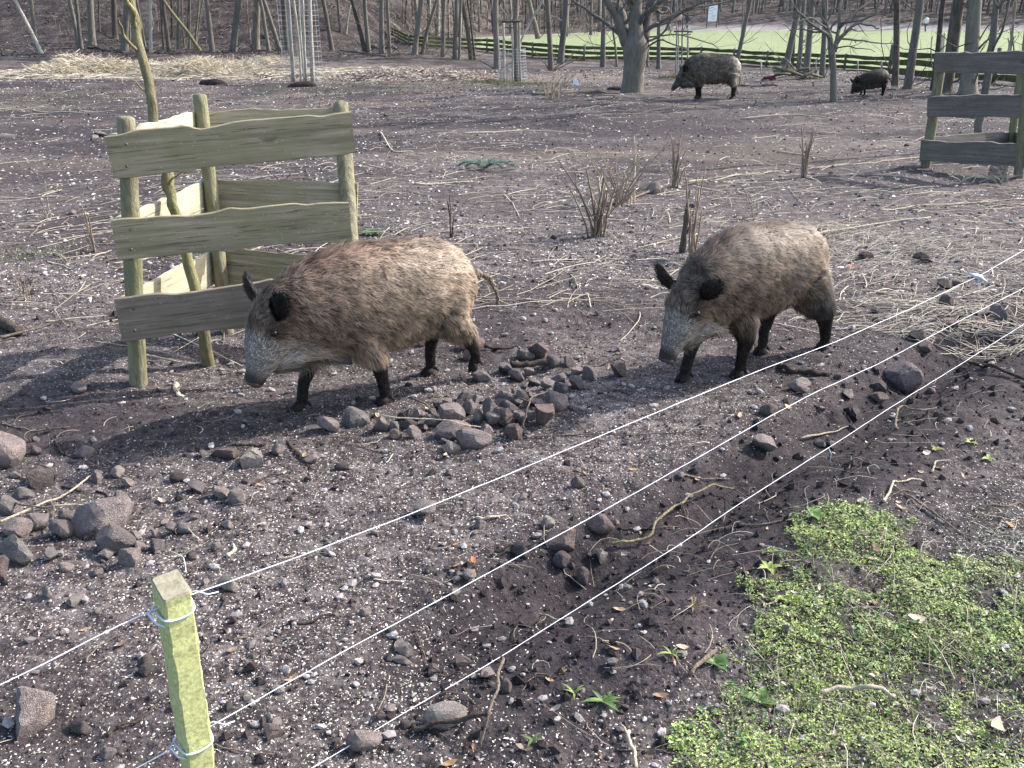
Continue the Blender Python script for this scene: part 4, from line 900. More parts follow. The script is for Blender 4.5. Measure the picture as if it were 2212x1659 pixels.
B = at(1107, 178); g = empty('mesh_tree_guard', B, label='wire-mesh guard with a thick log crossbar on its stakes, centre of the background', cat='tree guard', group='stake and wire-mesh tree guards')
for pts, w_, dy in (([(1090, 178), (1089, 110), (1087, 46)], 5, -.2), ([(1108, 178), (1107, 110), (1106, 56)], 4, .3), ([(1124, 178), (1122, 110), (1121, 46)], 5, -.2)): px_tube(g, pts, w_, B.y+dy, M['barkpale'], 'stake')
px_tube(g, [(1084, 46.5), (1104, 46), (1124, 45.5)], 5.5, B.y-.25, M['barkdark'], 'crossbar'); px_tube(g, [(1089, 58), (1104, 60), (1120, 58)], 3, B.y+.1, M['bark'], 'crossbar')
wire_cage(g, B, .34, .75, 20, 12, .0045, .05)
yt = empty('young_tree', B+Vector((.05, 0, 0)), label='young tree with upright shoots inside the mesh guard with the log crossbar', cat='tree', group='guarded young trees')
px_tube(yt, [(1116, 180), (1115, 120), (1114, 80), (1113, 30), (1116, -20), (1118, -120)], 11, B.y, M['bark'], 'trunk')
for k, pts in enumerate([[(1120, 120), (1126, 80), (1140, 60), (1155, 30), (1170, 8), (1185, -30)], [(1105, 46), (1096, 25), (1088, 5), (1080, -40)], [(1107, 46), (1104, 20), (1100, -20)], [(1110, 46), (1112, 10), (1110, -30)], [(1116, 46), (1122, 15), (1132, -30)], [(1101, 48), (1092, 30), (1080, 12)]]): px_tube(yt, pts, 4.5 if k == 0 else 2, B.y+.1, M['barkpale'], 'limb')
B = at(1473, 167); g = empty('mesh_tree_guard', B, label='slim pale stakes with a double crossbar beside the pale-rumped boar', cat='tree guard', group='stake and wire-mesh tree guards')
for pts, w_, dy in (([(1461, 166), (1461, 110), (1462, 56)], 3.2, -.2), ([(1465, 164), (1465, 110), (1466, 58)], 2.6, .4), ([(1485, 166), (1485, 110), (1487, 62)], 4, -.2)): px_tube(g, pts, w_, B.y+dy, M['barkpale'], 'stake')
px_tube(g, [(1456, 68), (1475, 67), (1496, 68.5)], 3.4, B.y-.25, M['barkdark'], 'crossbar'); px_tube(g, [(1458, 74), (1475, 75), (1492, 74)], 3, B.y+.05, M['bark'], 'crossbar')
yt = empty('young_tree', B+Vector((.05, 0, 0)), label='thin young tree between the slim pale stakes beside the pale-rumped boar', cat='tree', group='guarded young trees')
px_tube(yt, [(1473, 168), (1473, 120), (1473, 75), (1476, 30), (1480, -10), (1482, -60)], 3, B.y, M['bark'], 'trunk'); px_tube(yt, [(1473, 75), (1480, 55), (1500, 40), (1512, 38)], 2, B.y, M['barkpale'], 'limb'); px_tube(yt, [(1480, 112), (1462, 122), (1448, 124)], 2.6, B.y-.3, M['barkpale'], 'limb')
# stakes on the meadow at the right (sapling support)
B = at(2030, 128); g = empty('sapling_stakes', B, label='three pale sapling stakes on the meadow, seen left of the grey timber guard top', cat='tree stakes')
for pts, w_ in (([(2010, 128), (2013, 80)], 2.6), ([(2022, 128), (2025, 80)], 2.4), ([(2031, 128), (2036, 75)], 3.6), ([(2036, 128), (2041, 70)], 4)): px_tube(g, pts, w_, B.y, M['barkpale'], 'stake')
# ------------------------------------------------------------------ rail fences
fr_ = empty('rail_fence', fence_w[0], label='long low three-rail fence between the enclosure and the sunny meadow', cat='fence')
tops = [20.5, 21, 22, 25, 27, 28, 27.5, 27.5, 28, 28.5, 28.5, 29, 29.5]
def rail(parent, A, Bp, h, th, mat, seed):
    B0 = np.array(parent.location); A = np.array(A)-B0; Bp = np.array(Bp)-B0; d = Bp-A; d /= np.linalg.norm(d); s_ = np.array([-d[1], d[0], 0])*th/2; n = 7; rg = []
    for i in range(n):
        c = A+(Bp-A)*i/(n-1); c = c+np.array([0, 0, .012*math.sin(seed*2.1+i*1.3)]); hh = h/2*(1+.12*math.sin(seed+i*2.2))
        rg.append([c-s_+[0, 0, -hh], c-s_+[0, 0, hh], c+s_+[0, 0, hh], c+s_+[0, 0, -hh]])
    m_ = MB(); m_.loft(rg); return m_.build('rail', mat, parent, smooth=False)
FW = [np.array(at(842, 75)), np.array(at(862, 86))]+[np.array(p) for p in fence_w]
TP = [20, 20.5]+tops; HT = [t*dist(p)/F*1.03 for t, p in zip(TP, FW)]
HT[0] = HT[1] = HT[2]
for i in range(len(FW)-1):
    for k, f in enumerate((.88, .54, .20)):
        A = FW[i]+[0, 0, HT[i]*f]; Bp = FW[i+1]+[0, 0, HT[i+1]*f]; rail(fr_, A, Bp, HT[i]*.235, .05, M['railwood'], i*3+k)
for i, (p, h) in enumerate(zip(FW, HT)):
    m_ = MB(); q = p-np.array(fr_.location)+np.array([0, -.07, 0]); m_.tube([q-[0, 0, .2], q+[0, 0, h*.5], q+[0.01, 0, h*1.08]], .045, 7); m_.build('post', M['bark'], fr_)
# nearer boards right of the smallest boar
A0, A1, A2 = at(1922, 166), at(2046, 174), at(2150, 180); A3 = at(2300, 192); bf = empty('board_fence', A0, label='fence of broad dark green boards left of and behind the grey timber guard', cat='fence')
for i, (a_, b_) in enumerate(((A0, A1), (A1, A2), (A2, A3))):
    for k, (z0_, z1_) in enumerate(((116, 127), (131, 143), (150, 163))):
        da, db = dist(a_), dist(b_); za, zb = (168-(z0_+z1_)/2)*da/F, (168-(z0_+z1_)/2)*db/F*1.0
        rail(bf, a_+Vector((0, 0, za)), b_+Vector((0, 0, zb)), (z1_-z0_)*da/F, .06, M['railwood'], 40+i*3+k)
for p in (A0, A1, A2, A3):
    m_ = MB(); q = np.array(p-A0)+np.array([0, .1, 0]); m_.tube([q-[0, 0, .2], q+[0, 0, .45], q+[0, 0, .76]], .05, 7); m_.build('post', M['bark'], bf)
# little wire gate frame and low stakes beside it
for pts, w_, lb in (([(1644, 152), (1644.5, 131)], 3.2, 'low pale stake before the rail fence, left of the brush pile'), ([(1762, 153), (1763, 127)], 3, 'low pale stake before the rail fence, right of the brush pile'), ([(1853, 165), (1853, 132)], 3, 'left low stake of the wire gate by the smallest boar'), ([(1904, 167), (1905, 131)], 3, 'right low stake of the wire gate by the smallest boar'), ([(894, 116), (894, 96)], 3, 'low pale stake near the foot of the sloping fence')):
    B = at(*pts[0]); m_ = MB(); T = aty(pts[1][0], pts[1][1], B.y); m_.tube([Vector((0, 0, -.1)), (T-B)*.5, T-B], w_*dist(B)/F/2, 7); o = m_.build('low_stake', M['barkpale']); o.location = B; tag(o, lb, 'stake', 'low stakes')
# ------------------------------------------------------------------ far thicket, path sign, walkers
def thicket():
    R = np.random.default_rng(21); n = 2600
    th = R.uniform(-.78, .80, n); rr2 = R.uniform(0, 1, n)
    y = np.where(th < -.05, 62-8*ss(-.25, -.1, th)+rr2**.7*60, np.where(th < .1, 70+rr2*60, 82+rr2**1.5*60)); x = th*y
    h = R.uniform(5, 13, n); lean = R.normal(0, .05, (n, 2)); w_ = R.uniform(.035, .13, n)*(1+.5*(R.random(n) < .1))
    b_ = np.stack([x, y, G(x, y)-.1], -1); f = np.linspace(0, 1, 4)
    P = b_[:, None]+np.stack([lean[:, 0:1]*h[:, None]*f, lean[:, 1:2]*h[:, None]*f, h[:, None]*f], -1); P[:, 1:3, 0] += R.normal(0, .08, (n, 2))
    V, q, idx = curves(P, w_[:, None]*(1-.6*f)[None], 4)
    tone = R.uniform(.55, 1.5, n)[:, None]*np.where(R.random(n)[:, None] < .5, np.array([[.19, .175, .165]]), np.array([[.14, .125, .105]]))
    o = obj_np('thicket', V, [q], M['thicket'], None, True, tone[idx]); tag(o, kind='stuff', label='dense grey wood of thin trunks beyond the meadow path', cat='trees')
    n = 15000; th = R.uniform(-.8, .82, n); y = np.where(th < -.05, 66-14*ss(-.3, -.12, th)+R.random(n)*40, np.where(th < .1, 66+R.random(n)*40, 81+R.random(n)*28)); x = th*y; g = G(x, y); z = g+R.random(n)**1.3*6
    d = R.normal(0, 1, (n, 3))*[.5, .5, 1]; d /= np.linalg.norm(d, axis=1)[:, None]; L_ = R.uniform(.4, 1.8, n); p = np.stack([x, y, z], -1); f = np.linspace(0, 1, 3)
    P = p[:, None]+d[:, None]*(L_[:, None]*f)[..., None]; P[:, 1] += R.normal(0, .08, (n, 3))
    V, q, idx = curves(P, np.full((n, 3), .015)*R.uniform(.7, 1.8, (n, 1)), 3); tone = R.uniform(.6, 1.5, n)[:, None]*np.array([[.21, .18, .15]])
    o = obj_np('undergrowth', V, [q], M['thicket'], None, True, tone[idx]); tag(o, kind='stuff', label='tangle of bare twigs along the edge of the far wood', cat='undergrowth')
    # loose brush hanging between the trees of the left slope
    n = 2600; R = np.random.default_rng(5); x = R.uniform(-20, -1.5, n); y = R.uniform(45, 60, n); x = x*y/42; g = G(x, y); z = g+R.random(n)**1.6*3.5
    d = R.normal(0, 1, (n, 3)); L_ = R.uniform(.2, 1.0, n); p = np.stack([x, y, z], -1); P = p[:, None]+(d/np.linalg.norm(d, axis=1)[:, None])[:, None]*(L_[:, None]*f)[..., None]
    P[:, 1] += R.normal(0, .05, (n, 3)); V, q, idx = curves(P, np.full((n, 3), .007)*R.uniform(.6, 1.8, (n, 1)), 3); tone = R.uniform(.5, 1.6, n)[:, None]*np.array([[.20, .165, .13]])
    o = obj_np('undergrowth', V, [q], M['thicket'], None, True, tone[idx]); tag(o, kind='stuff', label='thin bare brushwood between the trees on the left slope', cat='undergrowth')
thicket()
B = at(1537, 60); D = dist(B); u_ = D/F; sg = empty('information_board', B, label='white information board on a slanted dark frame at the far path', cat='sign')
m_ = MB(); m_.box((0, 0, 29*u_), (9.6*u_, .02, 16*u_)); m_.build('panel', M['white'], sg, smooth=False)
m_ = MB(); m_.box((0, .05, 46.6*u_), (12*u_, .03, 1.3*u_)); m_.box((-10.6*u_, .05, 24*u_), (.8*u_, .03, 24*u_)); m_.box((10.6*u_, .05, 24*u_), (.8*u_, .03, 24*u_)); m_.build('frame', M['barkdark'], sg, smooth=False)
m_ = MB(); m_.tube([(10.6*u_, .05, 40*u_), (22*u_, 1.0, 0)], .8*u_, 6); m_.tube([(-10.6*u_, .05, 40*u_), (-6*u_, 1.0, 0)], .8*u_, 6); m_.build('brace', M['barkdark'], sg)
m_ = MB(); rr5 = np.random.default_rng(9)
for k in range(9): m_.box((rr5.uniform(-4, 4)*u_, -.024, (16+k*3)*u_), (rr5.uniform(2, 4.5)*u_, .003, .35*u_))
m_.build('print', M['metalgrey'], sg, smooth=False)['kind'] = 'stuff'
def person(px, py, H_, rz, coat, legs_, hair, label, seed, stride=.12):
    B = at(px, py); r = empty('person', B, rz, label=label, cat='person', group='walkers on the far path')
    k = H_/1.75; me = bpy.data.meshes.new('body'); s_ = stride
    V = [(0, 0, .95), (0, 0, 1.15), (0, 0, 1.42), (0, 0, 1.52), (0, .02, 1.60), (0, .02, 1.70), (.19, 0, 1.40), (.24, -s_, 1.14), (.22, s_*.3-.1, .92), (.21, -.02, .84), (-.19, 0, 1.40), (-.24, s_, 1.14), (-.22, s_*1.6, .92), (-.21, s_*1.8, .84),
         (.09, 0, .90), (.10, s_*.8, .50), (.10, s_*.5-.15, .09), (.10, s_*.9, .03), (-.09, 0, .90), (-.10, -s_*.8, .50), (-.10, -s_*2, .12), (-.10, -s_*1.3, .03)]
    E = [(0, 1), (1, 2), (2, 3), (3, 4), (4, 5), (2, 6), (6, 7), (7, 8), (8, 9), (2, 10), (10, 11), (11, 12), (12, 13), (0, 14), (14, 15), (15, 16), (16, 17), (0, 18), (18, 19), (19, 20), (20, 21)]
    RAD = [.15, .15, .16, .065, .10, .09, .075, .055, .042, .04, .075, .055, .042, .04, .095, .068, .05, .045, .095, .068, .05, .045]
    me.from_pydata([tuple(c*k for c in v) for v in V], E, []); o = bpy.data.objects.new('tmp', me); COL.objects.link(o)
    sk_ = o.modifiers.new('skin', 'SKIN'); sub = o.modifiers.new('s', 'SUBSURF'); sub.levels = 1
    for i, v in enumerate(me.skin_vertices[0].data): v.radius = (RAD[i]*k, RAD[i]*k*(.8 if i < 3 else 1)); v.use_root = i == 0
    dg = bpy.context.evaluated_depsgraph_get(); dg.update(); m2 = bpy.data.meshes.new_from_object(o.evaluated_get(dg)); bpy.data.objects.remove(o)
    n = len(m2.vertices); Vv = np.empty(n*3, np.float32); m2.vertices.foreach_get('co', Vv); Vv = Vv.reshape(-1, 3)/k; c = np.ones((n, 4), np.float32); z = Vv[:, 2]
    c[:, :3] = np.where((z > 1.55)[:, None], [.42, .27, .20], np.where((z > .88)[:, None], coat, legs_)); c[z < .07, :3] = .03
    c[(np.abs(Vv[:, 0]) > .17) & (z < .90) & (z > .8), :3] = [.42, .27, .20]
    ca = m2.color_attributes.new('Col', 'FLOAT_COLOR', 'POINT'); ca.data.foreach_set('color', c.ravel()); m2.materials.append(M['leaf']); m2.polygons.foreach_set('use_smooth', np.ones(len(m2.polygons), bool))
    link(bpy.data.objects.new('body', m2), r)
    V_, T_ = ICO2; hv = V_*np.array([.105, .115, .12])*k+np.array([0, -.012, 1.69])*k; keep_ = hv; m_ = MB(); m_.add(hv, None, T_); h = m_.build('hair', None, r); h.data.materials.append(m_flat('hair', hair, .7, .2, 20, .2, 0))
    return r
person(1483, 61.5, 1.15, .3, (.03, .04, .09), (.03, .04, .08), (.03, .02, .015), 'person in dark blue clothes walking behind the slim stakes', 1)
person(1443, 62, 1.15, .2, (.55, .04, .03), (.05, .06, .10), (.12, .07, .04), 'person in a red jacket half hidden by pollard branches', 2)
person(1467, 60.5, 1.2, -.2, (.55, .40, .38), (.05, .05, .06), (.3, .2, .1), 'person in a pale pink top between the two darker walkers', 3)
person(1997, 68.5, 1.2, .2, (.75, .75, .75), (.06, .06, .06), (.1, .07, .05), 'person in a white top far off beside the thick leaning trunk', 4)
# paper
B = at(1243, 184); m_ = MB(); m_.loft([[(-.07, -.03, 0), (.06, -.04, 0), (.07, .03, 0), (-.05, .04, 0)], [(-.05, -.02, .10), (.05, -.02, .08), (.05, .0, .08), (-.04, .01, .10)], [(-.02, -.01, .19), (.02, 0, .17), (.02, .01, .17), (-.02, .01, .19)]]); o = m_.build('paper_scrap', M['white'], smooth=False); o.location = B; tag(o, 'crumpled white paper scrap on the mud left of the pollard tree', 'litter')
# ------------------------------------------------------------------ stones
def make_rock(seed, ang):
    R = np.random.default_rng(seed); V, T = ICO3; V = V.copy()
    n1 = fbm(V[:, 0]+seed*3, V[:, 1], .9, 3, V[:, 2]); V = V*(1+.18*n1)[:, None]
    for k in range(int(9*ang)+3):
        n = R.normal(0, 1, 3); n /= np.linalg.norm(n); d = R.uniform(.36, .70) if ang > .6 else R.uniform(.7, .92); o = V@n-d; V -= np.clip(o, 0, None)[:, None]*n
    V = V*(1+.03*fbm(V[:, 0]+seed, V[:, 1], .25, 2, V[:, 2]))[:, None]
    me = mesh_np('stone', V/np.abs(V).max(0), [T], False); return me
ROCK = {m: [] for m in ('stone', 'stonepale', 'stonered', 'stonedark')}
for m in ROCK:
    for k in range(7):
        me = make_rock(k*13+len(m), 1.0 if k < 5 else .35); me.materials.append(M[m]); ROCK[m].append(me)
def Zm(x, y): return float(G(x, y)+micro(x, y))
cnt = [0]
def stone(px, py, wpx, hpx, kind='s', label='', group=None, rot=None, shape=None, lift=0.0):
    """px,py = centre of the stone in the picture"""
    mt = {'s': 'stone', 'p': 'stonepale', 'r': 'stonered', 'd': 'stonedark'}[kind]; cnt[0] += 1; R = np.random.default_rng(cnt[0]*7)
    p = at(px, py+hpx*.30, lift); D = dist(p); hw = wpx*D/F/2; vis = hpx*D/F/2
    hz = vis*1.12*R.uniform(.85, 1.1); hy = min(max(vis*1.15, hw*.6), hw*1.15)
    me = ROCK[mt][shape if shape is not None else int(R.integers(0, 7))]
    o = bpy.data.objects.new('stone', me); link(o); o.scale = (hw, hy, hz)
    o.location = (p.x, p.y+hy*.25, Zm(p.x, p.y+hy*.25)+hz*.55+lift); o.rotation_euler = (R.normal(0, .15), R.normal(0, .15), rot if rot is not None else R.normal(0, .35))
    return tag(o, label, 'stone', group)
def stones(data, ox, oy, k, label, group, g=1.0):
    stop = set('standing at in under lying beside next right left by between of crossed behind below above cut touching alone just leaning half packed a with'.split())
    marks = []
    for t in data:
        if len(t) > 5:
            ws = []
            for w_ in t[5].split():
                if w_ in stop and len(ws) > 1: break
                ws.append(w_)
            marks.append((t[0], t[1], ' '.join(ws[:5])))
    used = {}
    for t in data:
        cx, cy, w_, h_ = t[:4]; kind = t[4] if len(t) > 4 else 's'
        if len(t) > 5: lb = t[5]
        else:
            mx_, my_, nm = min(marks, key=lambda q: (q[0]-cx)**2+((q[1]-cy)*1.6)**2); dx, dy = cx-mx_, cy-my_; dd = math.hypot(dx, dy*1.4)
            far = '' if dd < 150 else 'a little way ' if dd < 330 else 'well '
            dr = ('right of' if dx > 0 else 'left of') if abs(dx) > abs(dy)*2.2 else ('in front of' if dy > 0 else 'behind') if abs(dy) > abs(dx)*1.1 else ('in front and ' if dy > 0 else 'behind and ')+('right of' if dx > 0 else 'left of')
            sz = 'tiny' if w_*k < 21 else 'small' if w_*k < 31 else 'middling'; tn = {'s': 'grey', 'p': 'pale', 'r': 'reddish', 'd': 'dark'}[kind]
            lb = f'{sz} {tn} stone {far}{dr} the {nm}'
            n_ = used.get(lb, 0); used[lb] = n_+1
            if n_: lb = lb.replace(' stone ', [' rounded stone ', ' angular stone ', ' blunt stone ', ' squat stone '][min(n_-1, 3)])
        stone(ox+cx*k, oy+cy*k, w_*k*g, h_*k*g, kind, lb, group)
HEAP = 'stones heaped before the tan boar'
stones([(370,545,190,130,'p','round pale stone at the left end of the stone heap, under the tan boar'),(210,595,130,110,'s','grey stone lying left of the round pale one before the tan boar'),(560,590,115,110,'s','blocky grey stone at the left of the heap, under the long straw'),
 (655,610,70,60),(655,660,85,60,'r'),(780,635,90,85),(745,585,110,60,'r'),(845,610,60,50),(890,560,90,75),(800,520,110,100),(1010,510,170,140,'s','large rounded grey stone standing in the middle of the heap'),(1150,490,110,70),(1190,535,80,130,'p','narrow pointed tan stone right of the large rounded one'),
 (1040,630,220,110,'s','broad flat slab at the front of the heap, upper of two'),(1160,690,230,120,'s','broad flat slab at the front of the heap, lower of two'),(1250,640,80,100),(1015,745,120,70,'p','rough whitish stone in front of the two flat slabs'),(965,700,60,40),(1290,575,100,90),(1270,500,110,150,'s','upright angular stone right of the pointed tan one'),
 (1380,540,150,120,'r','long tilted reddish stone in the right half of the heap'),(1440,630,130,120,'r','angular reddish stone at the right front of the heap'),(1470,535,120,70),(1540,550,60,90),(1620,540,120,150,'r','jagged reddish stone at the right end of the heap'),(1610,470,90,80),(1710,440,140,130,'s','squarish grey stone at the upper right of the heap'),(1560,440,120,60),
 (1400,480,110,60),(1390,410,150,70),(1485,410,80,80),(1340,425,90,60),(1375,372,78,80,'p','flat whitish rectangular stone standing up at the back of the heap'),(1440,375,80,50),(1530,385,60,60),(1680,390,100,50),(1755,355,110,60),(1645,335,110,80),(1565,305,100,60),(1740,280,110,70),(1840,310,120,90),(1840,245,100,60),(1940,255,100,90),
 (1440,260,110,80,'s','grey block next to the brown log end at the back of the heap'),(1525,250,70,60),(1375,210,120,90,'s','dark grey block at the left end of the brown log'),(1220,270,130,75,'s','lone flat grey stone between the boar\'s feet and the heap'),(1505,135,120,60),(1600,100,130,110,'r','large dull stone behind the brown log'),(1690,180,100,80),(1800,175,80,80),(2125,235,110,100,'d','dark round clod-like stone right of the heap'),
 (845,45,100,60,'r','reddish stone under the belly of the tan boar'),(1160,50,170,90,'r','pinkish broken brick behind the lifted hind foot'),(1150,125,90,90,'r','lower pinkish stone by the lifted hind foot'),(1310,20,60,30),(930,465,90,60),(1110,400,90,70),(1190,420,70,60),(990,460,70,60),(1060,445,60,50,'d'),(1340,480,70,50,'d'),(1580,500,70,50,'d'),(1460,455,70,50),(1260,430,60,50),(1500,350,60,40),(1620,400,70,50),(1080,540,60,50,'d'),(900,510,70,60),(1400,590,60,60,'d'),(700,540,80,50,'d'),
 (830,1140,180,125,'s','lone dark stone half crossed by the topmost fence wire'),(1855,975,90,60,'r','pale angular stone lying alone right of the heap'),(1650,1230,95,75,'p','pale stone left of the middle wire, centre of the picture'),(1215,1240,70,60,'s','small round grey stone below the pale stick'),(300,870,90,45,'d'),(105,805,90,40,'s')],
 640, 725.4, .3279, 'grey angular stone packed in the heap before the tan boar', HEAP, 1.15)
LG = 'stones scattered at the left'
stones([(25,385,130,130,'s','large dark angular stone cut by the left edge'),(170,480,115,105,'d','dark pointed stone beside the one cut by the left edge'),(85,560,95,50,'p'),(35,612,110,65),(80,695,120,75,'s','flat grey stone behind the whitish slab at the left'),(60,790,190,105,'p','big whitish flat slab at the left edge'),(155,672,80,65),(250,700,85,85),(280,650,100,50),
 (415,650,235,140,'s','largest triangular stone of the left stone group'),(485,590,70,95,'s','upright stone leaning behind the big triangular one'),(465,750,155,105,'s','rounded pale-brown stone in front of the big triangular one'),(425,800,80,50,'p','small yellowish stone in front of the rounded pale-brown one'),(535,820,110,70),(545,720,45,40),(632,765,70,58),(630,715,35,35),(690,700,55,50),(740,702,62,38,'p'),(660,665,35,35),(560,765,45,40),
 (790,525,85,62),(885,555,85,60),(955,582,70,60,'p'),(1015,405,105,95,'p','pale angular stone next to a short dark stick, left of the heap'),(900,392,115,50,'r','long flat stone touching the short dark stick'),(820,397,45,35,'p'),(320,135,65,42),(5,875,70,110,'r','reddish stone cut by the left edge below the whitish slab'),(515,515,55,35),(475,470,50,45,'p'),(395,495,45,45),(190,965,50,40,'p'),(290,990,75,52,'p','small pale stone alone above the left fence wire'),(920,928,90,62,'p','speckled pale stone just right of the green post top'),
 (820,910,40,30,'p'),(130,1445,180,180,'s','big rough stone in the lower left corner'),(320,1487,95,72,'d','dark rounded stone right of the big lower left one'),(585,1235,65,45,'d'),(590,1270,60,45,'d'),(435,1600,60,45),(1120,380,50,40),(1260,415,60,40),(345,385,60,50),(205,810,75,52),(145,385,40,30),(915,680,55,40,'p'),(870,772,40,30,'p'),(265,855,60,40),(390,870,60,40),(1100,1480,60,45,'p'),(60,480,50,30),(345,725,50,40,'d'),(715,490,60,40,'d')],
 0, 768, .5371, 'grey stone scattered on the dark soil at the left', LG, 1.1)
RG = 'stones along the wire fence'
stones([(800,135,95,75,'d','dark stone behind the hind legs of the shaggy boar'),(1200,152,118,78,'d','squared wooden-looking block right of the shaggy boar'),(1355,340,90,60,'d'),(1430,330,60,50),(1490,325,70,40,'d'),(1375,455,95,85,'d','dark stone crossed by the topmost wire at the right'),(875,520,60,40),(1385,620,110,65,'r'),(1165,700,120,60,'d'),(1225,792,100,60,'r'),(1735,540,160,100,'s','flat grey stone between the upper wires near the right edge'),
 (1070,1000,245,185,'s','largest block between middle and lowest wire, bright on top'),(900,1045,135,90,'d','dark stone left of the largest block by the wires'),(880,1130,175,85,'d','flat dark slab below the largest block by the wires'),(320,1040,190,110,'p','pale-topped slab under the shaggy boar\'s side of the wires'),(360,1085,90,60),(680,1110,80,65,'p','small rough pale stone left of the dark slabs'),(720,1240,85,105,'d'),(130,1220,125,80,'d'),(490,1200,75,45),(80,1440,205,145,'s','angular block with a bright side under the middle wire'),(490,1450,85,62,'p'),(1260,1080,62,42),
 (560,1450,60,60,'p','whitish bit at the lowest wire beside the curved stem'),(1330,560,70,40,'d'),(1480,560,70,50,'d'),(250,1150,60,40,'d'),(600,980,60,40,'d')], 1621.5, 512, .3087, 'grey stone lying in the furrow between the wires', RG, 1.12)
FG = 'stones in the foreground furrow'
stones([(1745,215,145,92,'r','brownish stone under the middle wire where the green stick begins'),(1560,255,85,60,'d'),(1740,292,75,62,'d'),(1830,360,52,85,'d'),(1905,270,52,62,'p'),(2040-130,135,112,72,'r','reddish stone beside the mossy stick end'),(890,510,52,36,'s'),(1058,670,92,60,'p','mottled pale stone in the lower middle'),(1050,725,82,34,'p'),(1185,757,60,60,'d'),(1310,720,95,60,'d','dark round lump above the lowest wire'),(1410,777,82,62,'s'),
 (1235,960,175,92,'p','big pale stone behind the dark thick stick, bottom middle'),(490,1025,92,70,'d'),(480,977,52,42,'p'),(385,877,42,32,'p'),(885,1062,150,75,'s','long buried stone at the lowest wire, bottom'),(960,962,42,42,'d'),(1180,462,42,32,'p'),(1270,432,62,42,'p'),(1335,362,62,52,'s'),(1000,925,52,42,'s'),(1600,545,95,60,'d'),(300,925,42,40,'d'),(1000,600,50,40,'d'),(1060,1000,60,40,'d'),(1500,830,50,60,'d'),(1290,352,40,30,'s')], 341.4, 1066.7, .5015, 'small grey stone in the dug earth of the foreground', FG, 1.12)
stone(14, 292, 46, 14, 'p', 'low white stone at the left edge, far back', None); stone(202, 298, 22, 16, 'p', 'small white pebble left of the near timber guard', None); stone(214, 290, 40, 18, 's', 'grey flat stone beside the near timber guard post top', None)
stone(1414, 408, 50, 26, 's', 'grey flat stone behind the cut shrubs in the middle', None); stone(1870, 553, 36, 18, 'd', 'dark flat stone right behind the shaggy boar', None); stone(1700, 1358, 24, 46, 'p', 'slim light grey stone standing in the green patch', None)
R_ = np.random.default_rng(77)
for k in range(70):  # further loose stones on the open ground
    px, py = R_.uniform(0, 2212), 230+R_.random()**.8*420
    if 540 < px < 1060 and py > 480 or 1380 < px < 1820 and py > 450 or px < 800 and px > 220 and py < 800: continue
    w_ = (8+R_.random()**3*14)*(py/500)**.7; stone(px, py, w_, w_*.6, 'psds'[k % 4], 'small stone strewn on the trampled ground behind the boars', 'small stones on the trampled ground')
for k in range(60):
    px, py = R_.uniform(0, 1400), R_.uniform(880, 1640); w_ = R_.uniform(10, 20)
    stone(px, py, w_, w_*.7, 'sdps'[k % 4], 'pebble-sized stone among the white flakes of the foreground', 'pebble-sized stones in the foreground')
# ------------------------------------------------------------------ sticks and logs laid by hand
def stick(pts, w_, mat, label, seed=1, taper=.5, lift=.006, side=(), name='stick', group='sticks on the ground', cat='stick'):
    P = []; D = []
    for q in pts:
        p = at(q[0], q[1], lift+(q[2] if len(q) > 2 else 0)); z = Zm(p.x, p.y)+lift+(q[2] if len(q) > 2 else 0); P.append((p.x, p.y, max(z, p.z-.01))); D.append(dist(p))
    r = w_*np.mean(D)/F/2; n = max(10, len(pts)*7); Q = wob(P, r*(.15 if name == 'log' else 1.4), seed, n); o_ = Vector(P[0]); m_ = MB()
    Q[:, 2] = np.maximum(Q[:, 2], [Zm(a_, b_)+r*.3 for a_, b_, _ in Q]) if len(pts[0]) < 3 else Q[:, 2]
    rad = r*np.linspace(1, taper, n)*(1+.12*np.random.default_rng(seed).normal(0, 1, n)); m_.tube(Q-np.array(o_), rad, 7)
    for f, dx, dy, l_ in side:
        i = int(f*(n-1)); p = Q[i]-np.array(o_); m_.tube([p, p+[dx*l_*.5, dy*l_*.5, l_*.12], p+[dx*l_, dy*l_, l_*.05]], [rad[i]*.6, rad[i]*.5, rad[i]*.2], 5)
    o = m_.build(name, M[mat], None); o.location = o_; return tag(o, label, cat, group)
def k1(pts, ox, oy, k): return [(ox+x*k, oy+y*k, *r) for x, y, *r in pts]
H1 = (640, 725.4, .3279); L1 = (0, 768, .5371); B1 = (341.4, 1066.7, .5015); G1 = (1550*.8534, 1150*.8534, 1042/2177*.8534); R1 = (1621.5, 512, .3087); R2 = (1621.5, 768, 692/2212*.8534)
stick(k1([(1420, 190, .03), (1530, 182, .03), (1650, 168, .03)], *H1), 15, 'twigdark', 'short brown log lying across the back of the heap', 3, .95, .02, name='log', cat='log')
stick(k1([(565, 535, .10), (800, 548, .11), (1010, 570, .11), (1215, 603, .06)], *H1), 4, 'twigpale', 'long straw-coloured stalk resting across the stone heap', 4)
stick(k1([(765, 400, .03), (860, 450, .06), (920, 515, .05)], *H1), 4, 'twig', 'thin bent twig at the upper left of the heap', 5); stick(k1([(1500, 610, .02), (1520, 480, .09), (1560, 405, .1), (1655, 365, .07)], *H1), 4.5, 'twig', 'forked twig standing on the right of the heap', 6, side=((.5, -.7, .1, .12),))
stick(k1([(1240, 70, .01), (1350, 72, .02), (1460, 75, .01)], *H1), 8, 'twigdark', 'dark twig behind the tan boar\'s hind foot', 7); stick(k1([(1505, 665), (1850, 655), (2212, 655), (2600, 640)], *H1), 3.5, 'twig', 'long thin stalk running right from the heap to the wire', 8)
